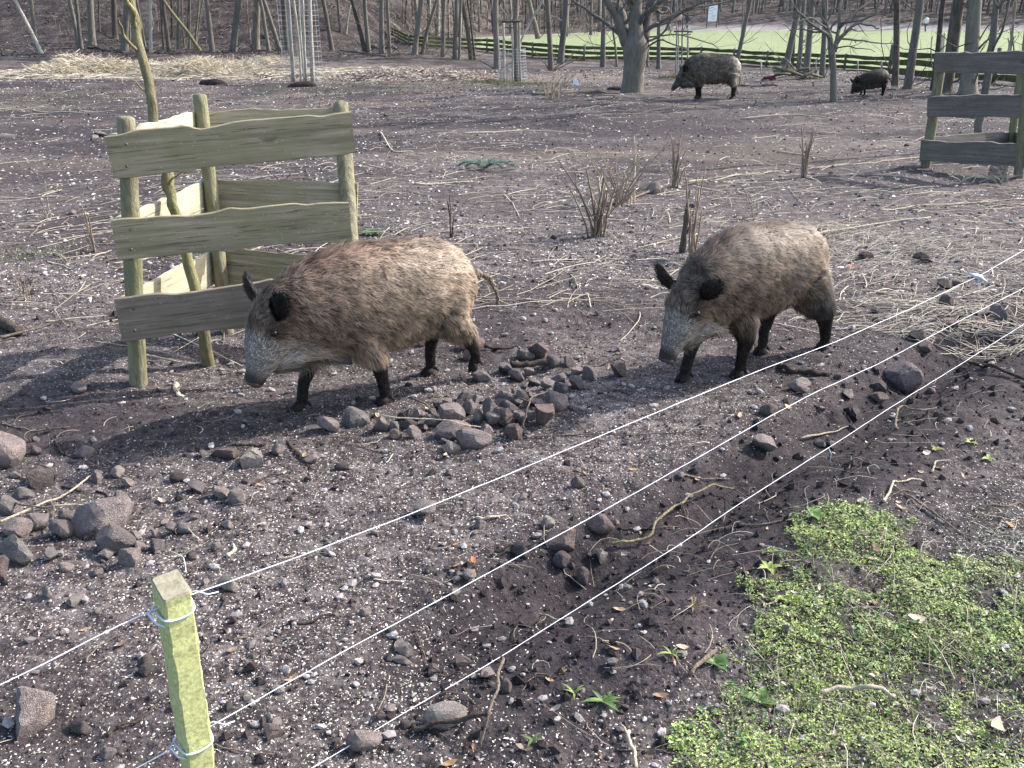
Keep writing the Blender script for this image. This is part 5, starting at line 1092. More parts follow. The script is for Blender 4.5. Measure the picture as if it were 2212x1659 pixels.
stick(k1([(1160, 1200), (1270, 1195), (1380, 1180)], *H1), 7, 'twigpale', 'pale stick beneath the topmost wire, centre', 9); stick(k1([(0, 750), (50, 820), (95, 870)], *H1), 5, 'twigdark', 'dark short stick left of the heap', 10); stick(k1([(1880, 205), (2000, 195), (2130, 180)], *H1), 5, 'twig', 'grey stick right of the heap, upper', 11); stick(k1([(1990, 385), (2100, 355), (2212, 380)], *H1), 6, 'twigdark', 'dark stick near the shaggy boar\'s front feet', 12)
stick(k1([(0, 670), (160, 605), (290, 540), (370, 480)], *L1), 6, 'twigpale', 'bright stalk pointing up right over the left stones', 13, lift=.03); stick(k1([(170, 612, .03), (300, 605, .03), (430, 596, .02)], *L1), 5, 'twigpale', 'bright level stalk above the big triangular stone', 14); stick(k1([(0, 570, .03), (90, 600, .04), (215, 628, .02)], *L1), 5, 'twig', 'greyish stalk crossing the bright one at the left edge', 15); stick(k1([(212, 585, .05), (215, 640, .03), (195, 710, .01)], *L1), 4, 'twig', 'short upright stalk hanging over the left stones', 16)
stick(k1([(390, 545), (430, 560), (460, 590)], *L1), 6, 'twigdark', 'dark curved stick by the upright leaning stone', 17); stick(k1([(250, 525), (290, 540), (330, 545)], *L1), 6, 'twigdark', 'dark knobbly stick above the left stones', 18); stick(k1([(945, 358), (1000, 355), (1068, 358)], *L1), 8, 'twigdark', 'short dark stick above the pale angular stone', 19, .9); stick(k1([(1010, 520), (1080, 485), (1170, 468)], *L1), 6, 'twigdark', 'curved brown stick right of the pale angular stone', 20); stick(k1([(1155, 345), (1200, 400), (1245, 455)], *L1), 5, 'twigdark', 'straight dark stick slanting down to the right, left of the heap', 21)
stick(k1([(925, 808), (930, 790), (940, 765)], *L1), 9, 'twigpale', 'small white chip of wood left of the topmost wire', 22, .7); stick(k1([(705, 118), (720, 150), (738, 168)], *L1), 12, 'twigpale', 'pale flat splinter before the near timber guard', 23, .6); stick(k1([(10, 270), (60, 285), (130, 300), (280, 285)], *L1), 4, 'twig', 'long thin root-like twig at the left edge', 24); stick(k1([(220, 350), (260, 395), (340, 412)], *L1), 6, 'twigdark', 'dark forked twig at the left, above the pointed stone', 25, side=((.4, .8, .3, .08),))
stick(k1([(345, 1228), (400, 1165), (500, 1125)], *L1), 4, 'twig', 'thin twig left of the green post', 26); stick(k1([(430, 1525), (500, 1495), (590, 1450), (640, 1400)], *L1), 9, 'twigdark', 'thick dark stick in the lower left', 27, side=((.5, .3, .6, .05),)); stick(k1([(800, 1095), (830, 1160), (845, 1185), (805, 1225)], *L1), 4, 'twig', 'bent wiry twig right of the green post', 28); stick(k1([(935, 1155), (1020, 1120), (1110, 1065)], *L1), 5, 'twig', 'reddish twig in the open soil, left of two', 29); stick(k1([(1160, 1085), (1250, 1070), (1330, 1050), (1365, 1010)], *L1), 6, 'twigdark', 'reddish twig in the open soil, right of two', 30); stick(k1([(865, 1570), (960, 1605), (1105, 1615)], *L1), 4, 'twig', 'thin twig at the bottom, right of the green post', 31)
stick(k1([(1100, 1000, .01), (1250, 985, .03), (1430, 958, .05)], *B1), 12, 'twigdark', 'thick dark stick lying over the big pale stone, bottom middle', 32, .85); stick(k1([(1480, 700, .06), (1465, 830, .07), (1430, 960, .06), (1390, 1085, .01)], *B1), 8, 'twig', 'long brown stick crossing the thick dark one, bottom middle', 33, .7); stick(k1([(1190, 785), (1250, 780), (1305, 770)], *B1), 6, 'twigdark', 'small dark stick above the big pale stone', 34); stick(k1([(1110, 610), (1140, 680), (1158, 745)], *B1), 3.5, 'twig', 'thin standing stalk in the lower middle', 35)
stick(k1([(1640, 518, .02), (1700, 535, .02), (1765, 552, .02)], *B1), 5, 'twigpale', 'pale stick crossing the lowest wire', 36); stick(k1([(1605, 515), (1540, 570), (1530, 620), (1560, 655)], *B1), 4, 'twig', 'curled pale root at the lowest wire', 37); stick(k1([(1690, 790), (1630, 780), (1590, 810), (1565, 850)], *B1), 4, 'twig', 'curved stalk on the dug bank', 38); stick(k1([(1985, 145), (2100, 142), (2212, 145)], *B1), 6, 'twigdark', 'dark stick behind the mossy green one', 39); stick(k1([(1365, 105), (1420, 98), (1500, 92)], *B1), 5, 'twigpale', 'pale flat stick in the upper foreground', 40)
stick(k1([(1450, 245, .01), (1530, 225, .02), (1660, 210, .02)], *B1), 7, 'twigdark', 'dark branch left of the mossy green stick', 41)
stick(k1([(0, 475, .01), (70, 455, .02), (190, 435, .03), (240, 350, .03), (330, 270, .03), (410, 210, .04), (530, 165, .04), (640, 180, .03)], *G1), 6.5, 'mossstick', 'long mossy green stick arching over the dug earth', 42, .6, side=((.35, .9, .2, .1),)); stick(k1([(640, 180, .03), (750, 250, .03), (900, 325, .01)], *G1), 3.5, 'twig', 'thin stalk continuing the mossy stick downhill', 43)
stick(k1([(635, 390), (780, 375), (940, 345), (1050, 305)], *G1), 5, 'twig', 'grey twig with a side spur above the green patch', 44, side=((.7, .1, -.9, .07),)); stick(k1([(375, 115), (470, 132), (620, 128)], *G1), 4.5, 'twig', 'greyish twig beside the middle wire', 45); stick(k1([(910, 975, .02), (1010, 990, .03), (1190, 1040, .02)], *G1), 7, 'twigdark', 'dark twig lying on the green patch below the light grey stone', 46)
stick(k1([(405, 1170, .02), (470, 1120, .02), (570, 1035, .02)], *G1), 10, 'twig', 'cut brown stick with a pale end beside the seedlings', 47, .9); stick(k1([(1095, 1272, .03), (1200, 1240, .05), (1370, 1232, .06), (1490, 1275, .04)], *G1), 10, 'twigpale', 'stout pale curved stick on the green patch', 48, .8); stick(k1([(700, 1100, .03), (850, 1085, .04), (990, 1030, .03)], *G1), 5, 'twig', 'thin tan stick in the left of the green patch', 49); stick(k1([(90, 1470, .01), (105, 1560, .02), (125, 1659, .02)], *G1), 9, 'twigpale', 'pale forked stick at the bottom edge', 50, .9, side=((.1, -.2, .5, .08),))
stick(k1([(955, 1659, .03), (1040, 1590, .05), (1180, 1545, .04)], *G1), 5, 'twig', 'arched brown twig at the bottom of the green patch', 51); stick(k1([(20, 1550), (200, 1560), (350, 1585)], *G1), 4, 'twig', 'thin level twig near the bottom edge', 52)
stick(k1([(195, 912), (290, 940), (400, 960), (540, 975)], *R1), 11, 'twigdark', 'thick dark crooked stick below the topmost wire, right of centre', 53, 1.2); stick(k1([(1535, 872, .02), (1700, 915, .02), (1913, 990, .02), (2100, 1050)], *R1), 8, 'twigdark', 'long straight dark branch at the right edge', 54, .9); stick(k1([(1340, 1415), (1500, 1380), (1700, 1335)] if 0 else [(345, 1415), (520, 1370), (700, 1335)], *R1), 5, 'twigpale', 'pale stick above the block with the bright side', 55); stick(k1([(805, 1480, .01), (850, 1440, .05), (980, 1440, .04), (1335, 1448, .02)], *R1), 4, 'twig', 'long pale arching stem on the bank at the right', 56)
stick(k1([(1165, 605, .01), (1185, 480, .06), (1220, 415, .08), (1360, 430, .05), (1500, 425, .02)], *R2), 6, 'twig', 'hooked pale root above the bank at the right', 57); stick(k1([(1850, 1245, .02), (2000, 1240, .03), (2212, 1215, .03)], *R2), 9, 'twig', 'stout tan branch at the right edge of the green patch', 58); stick(k1([(1070, 1195), (1130, 1110), (1150, 1030), (1280, 1015), (1400, 1010)], *R2), 6, 'twigpale', 'bent pale twig between bank and green patch', 59); stick(k1([(1465, 940), (1490, 870), (1620, 858)], *R2), 5, 'twigpale', 'short bent pale twig on the litter at the right', 60)
stick(k1([(1250, 1120), (1400, 1240), (1560, 1330), (1700, 1420), (1960, 1560)], *R2), 6, 'twig', 'long grey twig running down into the green patch', 61); stick([(0, 730), (60, 712), (150, 694)], 7, 'twig', 'tan branch low at the left edge behind the stones', 62, lift=.03); stick([(-10, 690), (20, 705), (40, 715)], 22, 'twigdark', 'thick dark log end at the left edge', 63, .9, .03, name='log', cat='log'); stick([(318, 766, .02), (350, 774, .03), (395, 786, .01)], 7, 'twigpale', 'bright reed stalk at the foot of the near timber guard', 64)
for i, (pts, w_) in enumerate([([(895, 398), (960, 396), (1035, 393)], 5), ([(1020, 492), (1080, 490), (1160, 494)], 4), ([(820, 288), (850, 330), (893, 330)], 4), ([(1000, 290), (1130, 282), (1260, 288)], 3), ([(1740, 362), (1870, 352), (1945, 345), (2060, 330)], 4), ([(1485, 395), (1560, 385), (1640, 372)], 3.5), ([(1300, 445), (1370, 432), (1430, 405), (1530, 395)], 7), ([(1700, 520), (1780, 500), (1860, 492), (2010, 470)], 5), ([(2060, 592), (2110, 600), (2150, 628)], 4), ([(1090, 420), (1110, 440), (1122, 468)], 3.5), ([(1680, 1018-700+10), (1760, 338), (1800, 345)], 3), ([(1900, 455), (2000, 445), (2212, 430)], 4), ([(70, 238), (180, 243), (245, 240)], 4), ([(470, 215), (540, 235), (600, 238)], 3), ([(1300, 205), (1420, 212), (1500, 206)], 4), ([(1150, 205), (1260, 202), (1340, 203)], 8), ([(1600, 255), (1720, 250), (1800, 258)], 4)]):
    stick(pts, w_, 'twigpale' if w_ < 6 else 'twig', ['dry stalk lying before the rear of the near timber guard', 'straight dry reed right of the tan boar\'s back', 'short bent reed right of the near timber guard', 'long thin reed across the middle of the clearing', 'long reed slanting up right behind the shaggy boar', 'thin reed before the smaller shrubs', 'stout pale branch running through the cut shrubs', 'thick reed stem in the straw behind the shaggy boar', 'stalk by the clamp on the topmost wire', 'short curved stalk in the middle of the clearing', 'thin reed behind the shaggy boar\'s rump', 'level reed near the right edge behind the wires', 'level reed far left behind the near guard', 'thin reed above the near guard', 'thin fallen branch right of the pollard foot', 'long fallen branch left of the pollard foot', 'thin reed before the pale-rumped boar'][i], 100+i)
# ------------------------------------------------------------------ cut-back shrubs and dead stalks
def clump(px, py, top, n, wpx, hpx, spread, mat, label, seed, group='cut-back shrubs and dead stalks', name='cut_shrub', cluster=.4, tops=True):
    B = at(px, py); D = dist(B); u_ = D/F; R = np.random.default_rng(seed); m_ = MB()
    for k in range(n):
        b_ = R.normal(0, .35, 2)*spread*cluster*u_; h = hpx*u_*R.uniform(.4, 1.0)*1.05; d = np.array([R.normal(0, 1)*spread*u_*.55, R.normal(0, 1)*spread*u_*.45]); w_ = wpx*u_/2*R.uniform(.3, .85)
        P = [(b_[0], b_[1], -.03), (b_[0]+d[0]*.25, b_[1]+d[1]*.25, h*.35), (b_[0]+d[0]*.6, b_[1]+d[1]*.6, h*.7), (b_[0]+d[0], b_[1]+d[1], h)]
        Q = wob(P, .006, seed+k, 9); m_.tube(Q, np.linspace(w_, w_*.55, 9), 6)
        if R.random() < .5: i = int(R.integers(3, 7)); m_.tube([Q[i], Q[i]+[R.normal(0, .03), R.normal(0, .03), h*.12], Q[i]+[R.normal(0, .05), R.normal(0, .05), h*.28]], [w_*.5, w_*.4, w_*.2], 4)
    o = m_.build(name, M[mat], None); o.location = B; return tag(o, label, 'shrub', group)
clump(1292, 512, 0, 16, 8, 165, 60, 'shrubtwig', 'cut shrub with splayed brown stubs, nearest of the middle ones', 1); clump(1300, 500, 0, 4, 13, 115, 22, 'twigpale', 'pale split stubs rising in the nearest middle shrub', 9)
clump(1335, 442, 0, 26, 4, 135, 75, 'shrubtwig', 'broad shrub of thin reddish shoots behind the nearest middle shrub', 2); clump(1368, 440, 0, 3, 6, 140, 22, 'twigpale', 'three tall pale shoots at the right of the reddish shrub', 10); clump(1456, 405, 0, 10, 5, 118, 26, 'shrubtwig', 'narrow bunch of upright shoots right of the reddish shrub', 3)
clump(1474, 545, 0, 5, 12, 130, 14, 'twig', 'thick dark stub standing just behind the shaggy boar\'s head', 4); clump(1496, 560, 0, 8, 9, 190, 28, 'shrubtwig', 'tall grey stubs behind the shaggy boar\'s neck', 5); clump(1735, 385, 0, 9, 6, 110, 20, 'shrubtwig', 'slim bunch of shoots behind the shaggy boar\'s back', 6)
clump(205, 545, 0, 5, 6, 115, 16, 'shrubtwig', 'thin bare shrub left of the near timber guard', 7); clump(108, 475, 0, 2, 5, 90, 12, 'shrubtwig', 'single thin stalk farther left', 8); clump(975, 515, 0, 4, 5, 100, 22, 'twigdark', 'few dark shoots above the tan boar\'s back', 11); clump(60, 650, 0, 4, 7, 75, 26, 'shrubtwig', 'short broken stubs near the left edge', 12); clump(1190, 215, 0, 16, 3, 60, 60, 'shrubtwig', 'low bare bush right of the guard with the log crossbar', 13); clump(610, 405, 0, 3, 4, 40, 14, 'twigdark', 'tiny stalks seen through the near timber guard', 14)
clump(1015, 335-150, 0, 6, 2.5, 40, 40, 'shrubtwig', 'tiny stalks before the leaf litter heap', 15); clump(1630, 470, 0, 5, 3, 60, 24, 'shrubtwig', 'few thin stalks behind the shaggy boar\'s shoulder', 16); clump(2080, 392, 0, 7, 4, 30, 60, 'twigpale', 'pale broken reeds under the grey timber guard', 17); clump(2160, 396, 0, 8, 4, 32, 60, 'twigpale', 'pale broken reeds right under the grey timber guard', 18); clump(2185, 210-90, 0, 3, 5, 60, 25, 'twigdark', 'dark broken stems behind the grey timber guard', 19)
# ------------------------------------------------------------------ loose ground cover
def polar(n, r0, r1, a0, a1, p, R):
    """n points in a wedge in front of the fence; p shapes the density with distance"""
    r = (r0**p+R.random(n)*(r1**p-r0**p))**(1/p); a_ = np.radians(R.uniform(a0, a1, n)); return r*np.sin(a_), r*np.cos(a_), r
def fence_sd(x, y):
    return (x-FP[0])*FD[0]+(y-FP[1])*FD[1], (x-FP[0])*FN[0]+(y-FP[1])*FN[1]
POLY = wpoly([(1400, 1659), (1500, 1560), (1560, 1480), (1548, 1400), (1585, 1320), (1625, 1250), (1680, 1195), (1720, 1140), (1775, 1095), (1870, 1100), (1955, 1140), (2010, 1200), (2100, 1225), (2212, 1200)])
POLY = POLY+[(2.6, 2.2), (2.6, .6), (.1, .6)]
def green_mask(x, y):
    jx = .09*vnoise(x*6, y*6)+.05*vnoise(x*19, y*19); jy = .09*vnoise(x*6+30, y*6)+.05*vnoise(x*19+9, y*19); m = inpoly(x+jx, y+jy, POLY).astype(float)
    return m
def damp_shade_mask(x, y):
    s_, d = fence_sd(x, y)
    m = ss(.3, 1.0, s_)*ss(10, 6, s_)*np.exp(-((d+.04+.06*vnoise(s_*2.3, d*2))/.40)**4)
    return np.maximum(m, .9*np.exp(-(((x+1.9)/1.0)**2+((y-3.5)/.32)**2)))  # takes in the painted guard shadow, beside the dug strip
R = np.random.default_rng(31)
# pale flakes: spilled grain husks and chips
CH = np.array([(-1, -.2, 0), (.3, -.65, .05), (1, .25, .0), (-.3, .6, .08), (.05, 0, .4)]); CHT = [np.array([[0, 1, 4], [1, 2, 4], [2, 3, 4], [3, 0, 4]])]
def flakes(n, r0, r1, p, s0, s1, grow, seed, label, thr=.0):
    R = np.random.default_rng(seed); x, y, r = polar(n, r0, r1, -43, 43, p, R)
    dn = .52+.75*fbm(x, y, .55, 4, gain=.6)+.25*fbm(x+7, y, .14, 2)+thr
    s_, d = fence_sd(x, y); dn = dn+.22*ss(4.6, 3.0, y)*ss(-.2, .3, d); dn = dn-.85*damp_shade_mask(x, y)+.5*ss(-.5, -.8, d)*ss(1.9, 2.4, y)*(1-green_mask(x, y))
    dn += .45*np.exp(-(((x-1.9)/.6)**2+((y-2.65)/.45)**2)) + .25*np.exp(-(((x-.8)/1.5)**2+((y-3.3)/.8)**2)) + .3*np.exp(-(((x+.2)/.7)**2+((y-2.1)/.5)**2))
    k = R.random(n) < np.clip(dn, .03, 1); x, y, r = x[k], y[k], r[k]; n = len(x)
    sc = R.uniform(s0, s1, n)*(1+.9*R.random(n)**7)*(1+grow*(r/4)**1.0)
    S3 = np.stack([sc, sc*R.uniform(.4, .95, n), sc*R.uniform(.25, .9, n)], -1)
    base = np.array([[.52, .46, .39], [.64, .60, .54], [.43, .37, .30], [.33, .285, .25], [.72, .70, .67]])[R.choice(5, n, p=[.26, .26, .18, .16, .14])]*R.uniform(.75, 1.12, (n, 1))
    pos = np.stack([x, y, Z(x, y)+sc*.05], -1)
    scatter('husk_litter', CH, CHT, pos, R.uniform(0, 6.28, n), R.normal(0, .35, n), R.uniform(0, 6.28, n), S3, M['chip'], base, kind='stuff', label=label)
flakes(135000, 1.2, 7.5, .85, .0016, .0045, .2, 41, 'pale grain husks and chips strewn thickly over the dark soil')
flakes(62000, 5.5, 30, .5, .0055, .0125, .24, 42, 'pale chips and litter on the farther ground of the enclosure', -.08)
def side_litter():
    R = np.random.default_rng(141); n = 34000; x = R.uniform(.9, 3.4, n); y = R.uniform(1.9, 4.6, n); s_, d = fence_sd(x, y)
    k = R.random(n) < ss(-.52, -.8, d)*(1-green_mask(x, y)*.9)*np.clip(.55+.9*fbm(x, y, .4, 4, gain=.6)+.5*np.exp(-(((x-1.9)/.5)**2+((y-2.7)/.4)**2)), 0, 1); x, y = x[k], y[k]; n = len(x); sc = R.uniform(.0025, .0065, n)
    c = np.array([[.62, .60, .52], [.74, .73, .68], [.46, .44, .35], [.36, .37, .26], [.30, .27, .22]])[R.integers(0, 5, n)]*R.uniform(.7, 1.1, (n, 1))
    scatter('husk_litter', CH, CHT, np.stack([x, y, Z(x, y)+sc*.2], -1), R.uniform(0, 6.28, n), R.normal(0, .5, n), R.uniform(0, 6.28, n), np.stack([sc*1.3, sc*.6, sc*.6], -1), M['chip'], c, kind='stuff', label='bleached litter and husks on the verge outside the wires')
side_litter()
# soil crumbs and clods
OCT = (np.array([(1, 0, 0), (-1, .1, 0), (0, 1, .1), (.1, -1, 0), (0, 0, 1), (0, 0, -1.)]), np.array([[0, 2, 4], [2, 1, 4], [1, 3, 4], [3, 0, 4], [2, 0, 5], [1, 2, 5], [3, 1, 5], [0, 3, 5]]))
def crumbs(n, r0, r1, p, s0, s1, seed, near_dug=0., col=(.052, .042, .040), label='crumbly dark soil lumps', tv=OCT):
    R = np.random.default_rng(seed); x, y, r = polar(n, r0, r1, -43, 43, p, R)
    if near_dug: k = R.random(n) < np.clip(near_dug*damp_shade_mask(x, y)+.05+.3*fbm(x, y, .5, 3), 0, 1); x, y, r = x[k], y[k], r[k]; n = len(x)
    sc = (s0+(s1-s0)*R.random(n)**3)*(1+.12*r); S3 = np.stack([sc*R.uniform(.8, 1.3, n), sc*R.uniform(.7, 1.1, n), sc*R.uniform(.5, .95, n)], -1)
    V = tv[0]*(1+.22*np.random.default_rng(2).normal(0, 1, (len(tv[0]), 1)).clip(-1.2, 1.2))
    scatter('soil_crumbs', V, [tv[1]], np.stack([x, y, Z(x, y)+sc*.2], -1), R.uniform(0, 6.28, n), R.normal(0, .5, n), R.uniform(0, 6.28, n), S3, M['crumb'], np.array(col)[None]*R.uniform(.6, 1.9, (n, 1)), kind='stuff', label=label)
crumbs(22000, 1.1, 7, .8, .0018, .0065, 51, col=(.072, .058, .054), label='crumbly dark soil lumps over the near ground')
crumbs(9000, 1.1, 7, .8, .004, .017, 52, near_dug=.9, col=(.036, .029, .029), label='larger dark clods of the dug earth along the wires')
crumbs(9000, 6, 30, .5, .003, .010, 53, col=(.075, .061, .057), label='dark soil lumps on the farther ground')
R = np.random.default_rng(54); n = 3800; x, y, r = polar(n, 1.1, 9, -43, 43, .7, R); k = R.random(n) < np.clip(.4+.8*fbm(x, y, .7, 3), .05, 1); x, y, r = x[k], y[k], r[k]; n = len(x); sc = (.0045+.010*R.random(n)**2)*(1+.1*r)
scatter('pebbles', ICO1[0]*(1+.15*np.random.default_rng(8).normal(0, 1, (len(ICO1[0]), 1)).clip(-1, 1)), [ICO1[1]], np.stack([x, y, Z(x, y)+sc*.3], -1), R.uniform(0, 6.28, n), R.normal(0, .3, n), R.uniform(0, 6.28, n), np.stack([sc*1.2, sc*.9, sc*.7], -1), M['crumb'], np.array([.25, .225, .215])[None]*R.uniform(.45, 1.6, (n, 1)), kind='stuff', label='small grey pebbles pressed into the soil')
# straw stalks and curly rootlets
def strands(n, x, y, L0, L1, r0, r1, curl, cols, seed, name, label, zoff=.004, az=None, azs=10., rise=.0):
    R = np.random.default_rng(seed); K = 6; L_ = R.uniform(L0, L1, n)*(.5+.8*R.random(n)); a_ = R.uniform(0, 6.28, n) if az is None else az+R.normal(0, azs, n)
    cv = R.normal(0, curl, n); P = np.zeros((n, K, 3)); P[:, 0, 0], P[:, 0, 1] = x, y
    for i in range(1, K):
        ai = a_+cv*i+R.normal(0, curl*.3+.05, n); P[:, i, 0] = P[:, i-1, 0]+np.cos(ai)*L_/(K-1); P[:, i, 1] = P[:, i-1, 1]+np.sin(ai)*L_/(K-1)
    g = Z(P[..., 0], P[..., 1]); f = np.linspace(0, 1, K)
    P[..., 2] = g*.5+g.mean(1, keepdims=True)*.5+zoff+(rise*R.random((n, 1)))*np.sin(f*3.14)[None]+rise*.6*R.random((n, 1))*f[None]
    P[..., 2] = np.maximum(P[..., 2], g+zoff*.4)
    rad = R.uniform(r0, r1, n)[:, None]*np.linspace(1, .55, K)[None]
    V, q, idx = curves(P, rad, 3); c = np.array(cols)[R.integers(0, len(cols), n)]*R.uniform(.65, 1.25, (n, 1))
    o = obj_np(name, V, [q], M['straw'], None, True, c[idx]); return tag(o, kind='stuff', label=label)
STRAW = [(.42, .36, .27), (.50, .44, .35), (.34, .29, .22), (.26, .21, .165), (.58, .53, .45)]; ROOT = [(.22, .17, .13), (.30, .25, .20), (.15, .11, .09), (.38, .33, .27)]
R = np.random.default_rng(61)
def pick(n, r0, r1, p, fn, seed, a0=-43, a1=43):
    R = np.random.default_rng(seed); x, y, r = polar(n, r0, r1, a0, a1, p, R); k = R.random(n) < np.clip(fn(x, y), 0, 1); return x[k], y[k]
x, y = pick(12500, 5, 30, .5, lambda x, y: .3+.8*fbm(x, y, 1.6, 3)+.35*ss(5.5, 7, y)*ss(11, 8, y)*ss(.8, 1.5, x), 62)
strands(len(x), x, y, .12, .55, .0018, .005, .045, STRAW[:4], 63, 'loose_straw', 'dry straw stalks littering the clearing', az=.05, azs=.75, rise=.02)
x, y = pick(6000, 5.0, 7.6, 1.0, lambda x, y: ss(1.0, 1.7, x)*(.5+.7*fbm(x, y, .7, 3)), 64, 8, 43)
strands(len(x), x, y, .05, .26, .0010, .0027, .02, STRAW, 65, 'loose_straw', 'denser band of trampled straw behind the shaggy boar', az=.15, azs=.7, rise=.03)
vx, vy = pick(9000, 1.9, 4.8, 1.0, lambda x, y: ss(-.5, -.85, fence_sd(x, y)[1])*(1-.8*green_mask(x, y))*(.45+.9*fbm(x, y, .35, 3)), 161, 15, 43)
strands(len(vx), vx, vy, .02, .12, .0005, .0013, .08, [(.42, .42, .33), (.52, .50, .40), (.32, .33, .24), (.36, .30, .24), (.60, .58, .50)], 162, 'dry_grass', 'pale dead grass and fine stems matted on the verge', rise=.02)
x, y = pick(1500, 1.3, 6, .8, lambda x, y: .35+.7*fbm(x, y, .9, 3), 66)
strands(len(x), x, y, .03, .16, .0008, .0022, .30, STRAW+ROOT, 67, 'loose_stalks', 'short stalk and root bits on the near soil', rise=.015)
def dugside(x, y):
    s_, d = fence_sd(x, y); return ss(.3, -.1, d)*ss(.7, 1.6, s_)*(.75+.6*fbm(x, y, .5, 3))
x, y = pick(1300, 1.6, 6.2, 1.0, lambda x, y: dugside(x, y)*(1-.9*green_mask(x, y)), 68, 5, 43)
strands(len(x), x, y, .05, .2, .0006, .0015, .12, ROOT+STRAW[:3], 69, 'dead_stems', 'curled dead stems and twigs matted along the bank', rise=.018)
# straw heaps and leaf litter
def heap(pxs, py, hpx, depth, n, cols, seed, name, label, L0, L1, r0, r1, base):
    A, Bp = at(pxs[0], py), at(pxs[1], py); cx_, cy_ = (A.x+Bp.x)/2, (A.y+Bp.y)/2+depth*.4; wx = abs(Bp.x-A.x)/2; Hh = hpx*dist(A)/F
    R = np.random.default_rng(seed)
    def hz(x, y):
        u, v = (x-cx_)/wx, (y-cy_)/depth; q = np.clip(1-u*u-v*v, 0, 1)**.7; return Hh*q*(.55+.75*vnoise(u*2.2+seed, v*1.5)**2+.35*fbm(x, y, .5, 3))
    gx, gy = np.meshgrid(np.linspace(-1, 1, 90), np.linspace(-1, 1, 36)); X = cx_+gx*wx; Y = cy_+gy*depth; Zz = G(X, Y)+np.where(gx**2+gy**2 < .98, hz(X, Y)-.01, -.12)
    V = np.stack([X, Y, Zz], -1).reshape(-1, 3); i = np.arange(35)[:, None]*90; j = np.arange(89)[None]; q = np.stack([i+j, i+j+1, i+j+91, i+j+90], -1).reshape(-1, 4)
    c = np.array(base)[None]*(1+.4*fbm(V[:, 0], V[:, 1], .3, 3))[:, None]; rt = obj_np(name, V, [q], M['straw'], None, True, c)
    th = R.uniform(0, 6.28, n); rr = np.sqrt(R.random(n)); x = cx_+np.cos(th)*rr*wx*1.03; y = cy_+np.sin(th)*rr*depth*1.05; z = G(x, y)+hz(x, y); a_ = R.uniform(0, 6.28, n); el = R.normal(.12, .28, n); L_ = R.uniform(L0, L1, n)
    d = np.stack([np.cos(a_)*np.cos(el), np.sin(a_)*np.cos(el), np.sin(el)], -1); f = np.linspace(-.5, .5, 3); P = np.stack([x, y, z+.015], -1)[:, None]+d[:, None]*(L_[:, None]*f)[..., None]; P[:, :, 2] -= (f**2)[None]*L_[:, None]*.35
    V, q, idx = curves(P, R.uniform(r0, r1, n)[:, None]*np.ones((1, 3)), 3); c = np.array(cols)[R.integers(0, len(cols), n)]*R.uniform(.7, 1.25, (n, 1)); o = obj_np('stalks', V, [q], M['straw'], rt, True, c[idx]); tag(o, kind='stuff')
    return tag(rt, label, 'heap')
PALE = [(.55, .48, .36), (.63, .57, .45), (.44, .37, .27), (.36, .30, .215)]
heap((70, 300), 158, 36, 2.0, 7500, PALE, 71, 'straw_heap', 'larger pale straw heap at the foot of the left slope', .25, .8, .0035, .008, (.50, .43, .31))
heap((285, 560), 160, 34, 2.0, 7500, PALE, 72, 'straw_heap', 'flatter pale straw heap behind the leaning young tree', .25, .8, .0035, .008, (.52, .45, .33))
heap((500, 660), 138, 14, 1.3, 1800, PALE, 74, 'straw_heap', 'small bright straw patch left of the pale stakes', .2, .6, .0035, .008, (.60, .53, .40))
heap((700, 1085), 172, 20, 1.7, 5200, [(.30, .235, .19), (.37, .31, .26), (.21, .16, .13), (.45, .40, .34)], 73, 'leaf_litter_heap', 'low brownish-pink heap of leaves and grass between the two mesh guards', .1, .35, .005, .012, (.30, .22, .17))
x, y = pick(9000, 22, 33, 1, lambda x, y: ss(-1.5, -3.5, x)*ss(-17, -15, x)*(.55+.8*fbm(x*.5, y, 1.2, 3))*ss(21.5, 24, y), 75, -36, 2)
strands(len(x), x, y, .2, .7, .005, .011, .12, PALE, 76, 'loose_straw', 'bright straw spread around the foot of the straw heaps', az=0, azs=.8, rise=.03, zoff=.012)
R = np.random.default_rng(171); n = 12000; y = R.uniform(38, 60, n); x = y*R.uniform(-.62, -.06, n); z = G(x, y); sc = R.uniform(.02, .085, n)
scatter('slope_litter', CH, CHT, np.stack([x, y, z+sc*.1], -1), R.uniform(0, 6.28, n), R.normal(0, .4, n), R.uniform(0, 6.28, n), np.stack([sc*1.5, sc*.7, sc*.6], -1), M['straw'], np.array([(.10, .075, .055), (.05, .04, .033), (.22, .18, .14), (.035, .028, .024)])[R.choice(4, n, p=[.35, .25, .12, .28])], kind='stuff', label='dead leaves and dark litter on the wooded slope')
# fallen leaves
LF = np.array([(-1, 0, .1), (-.4, .5, -.03), (.4, .45, .05), (1, 0, .22), (.4, -.5, -.02), (-.4, -.45, .08), (0, 0, -.1)]); LFT = [np.array([[0, 6, 1], [1, 6, 2], [2, 6, 3], [3, 6, 4], [4, 6, 5], [5, 6, 0]])]
R = np.random.default_rng(81); x, y = pick(3600, 1.3, 30, .5, lambda x, y: .12+.3*ss(.2, -.4, fence_sd(x, y)[1])+.25*ss(16, 22, y), 82); n = len(x); rr = np.hypot(x, y); sc = R.uniform(.008, .022, n)*(1+.06*rr)
scatter('fallen_leaves', LF, LFT, np.stack([x, y, Z(x, y)+sc*.25], -1), R.uniform(0, 6.28, n), R.normal(0, .5, n), R.uniform(0, 6.28, n), np.stack([sc, sc*.75, sc], -1), M['leaf'], np.array([(.22, .13, .07), (.30, .20, .12), (.13, .09, .065), (.42, .33, .24)])[R.integers(0, 4, n)], kind='stuff', label='curled brown leaves fallen on the ground')
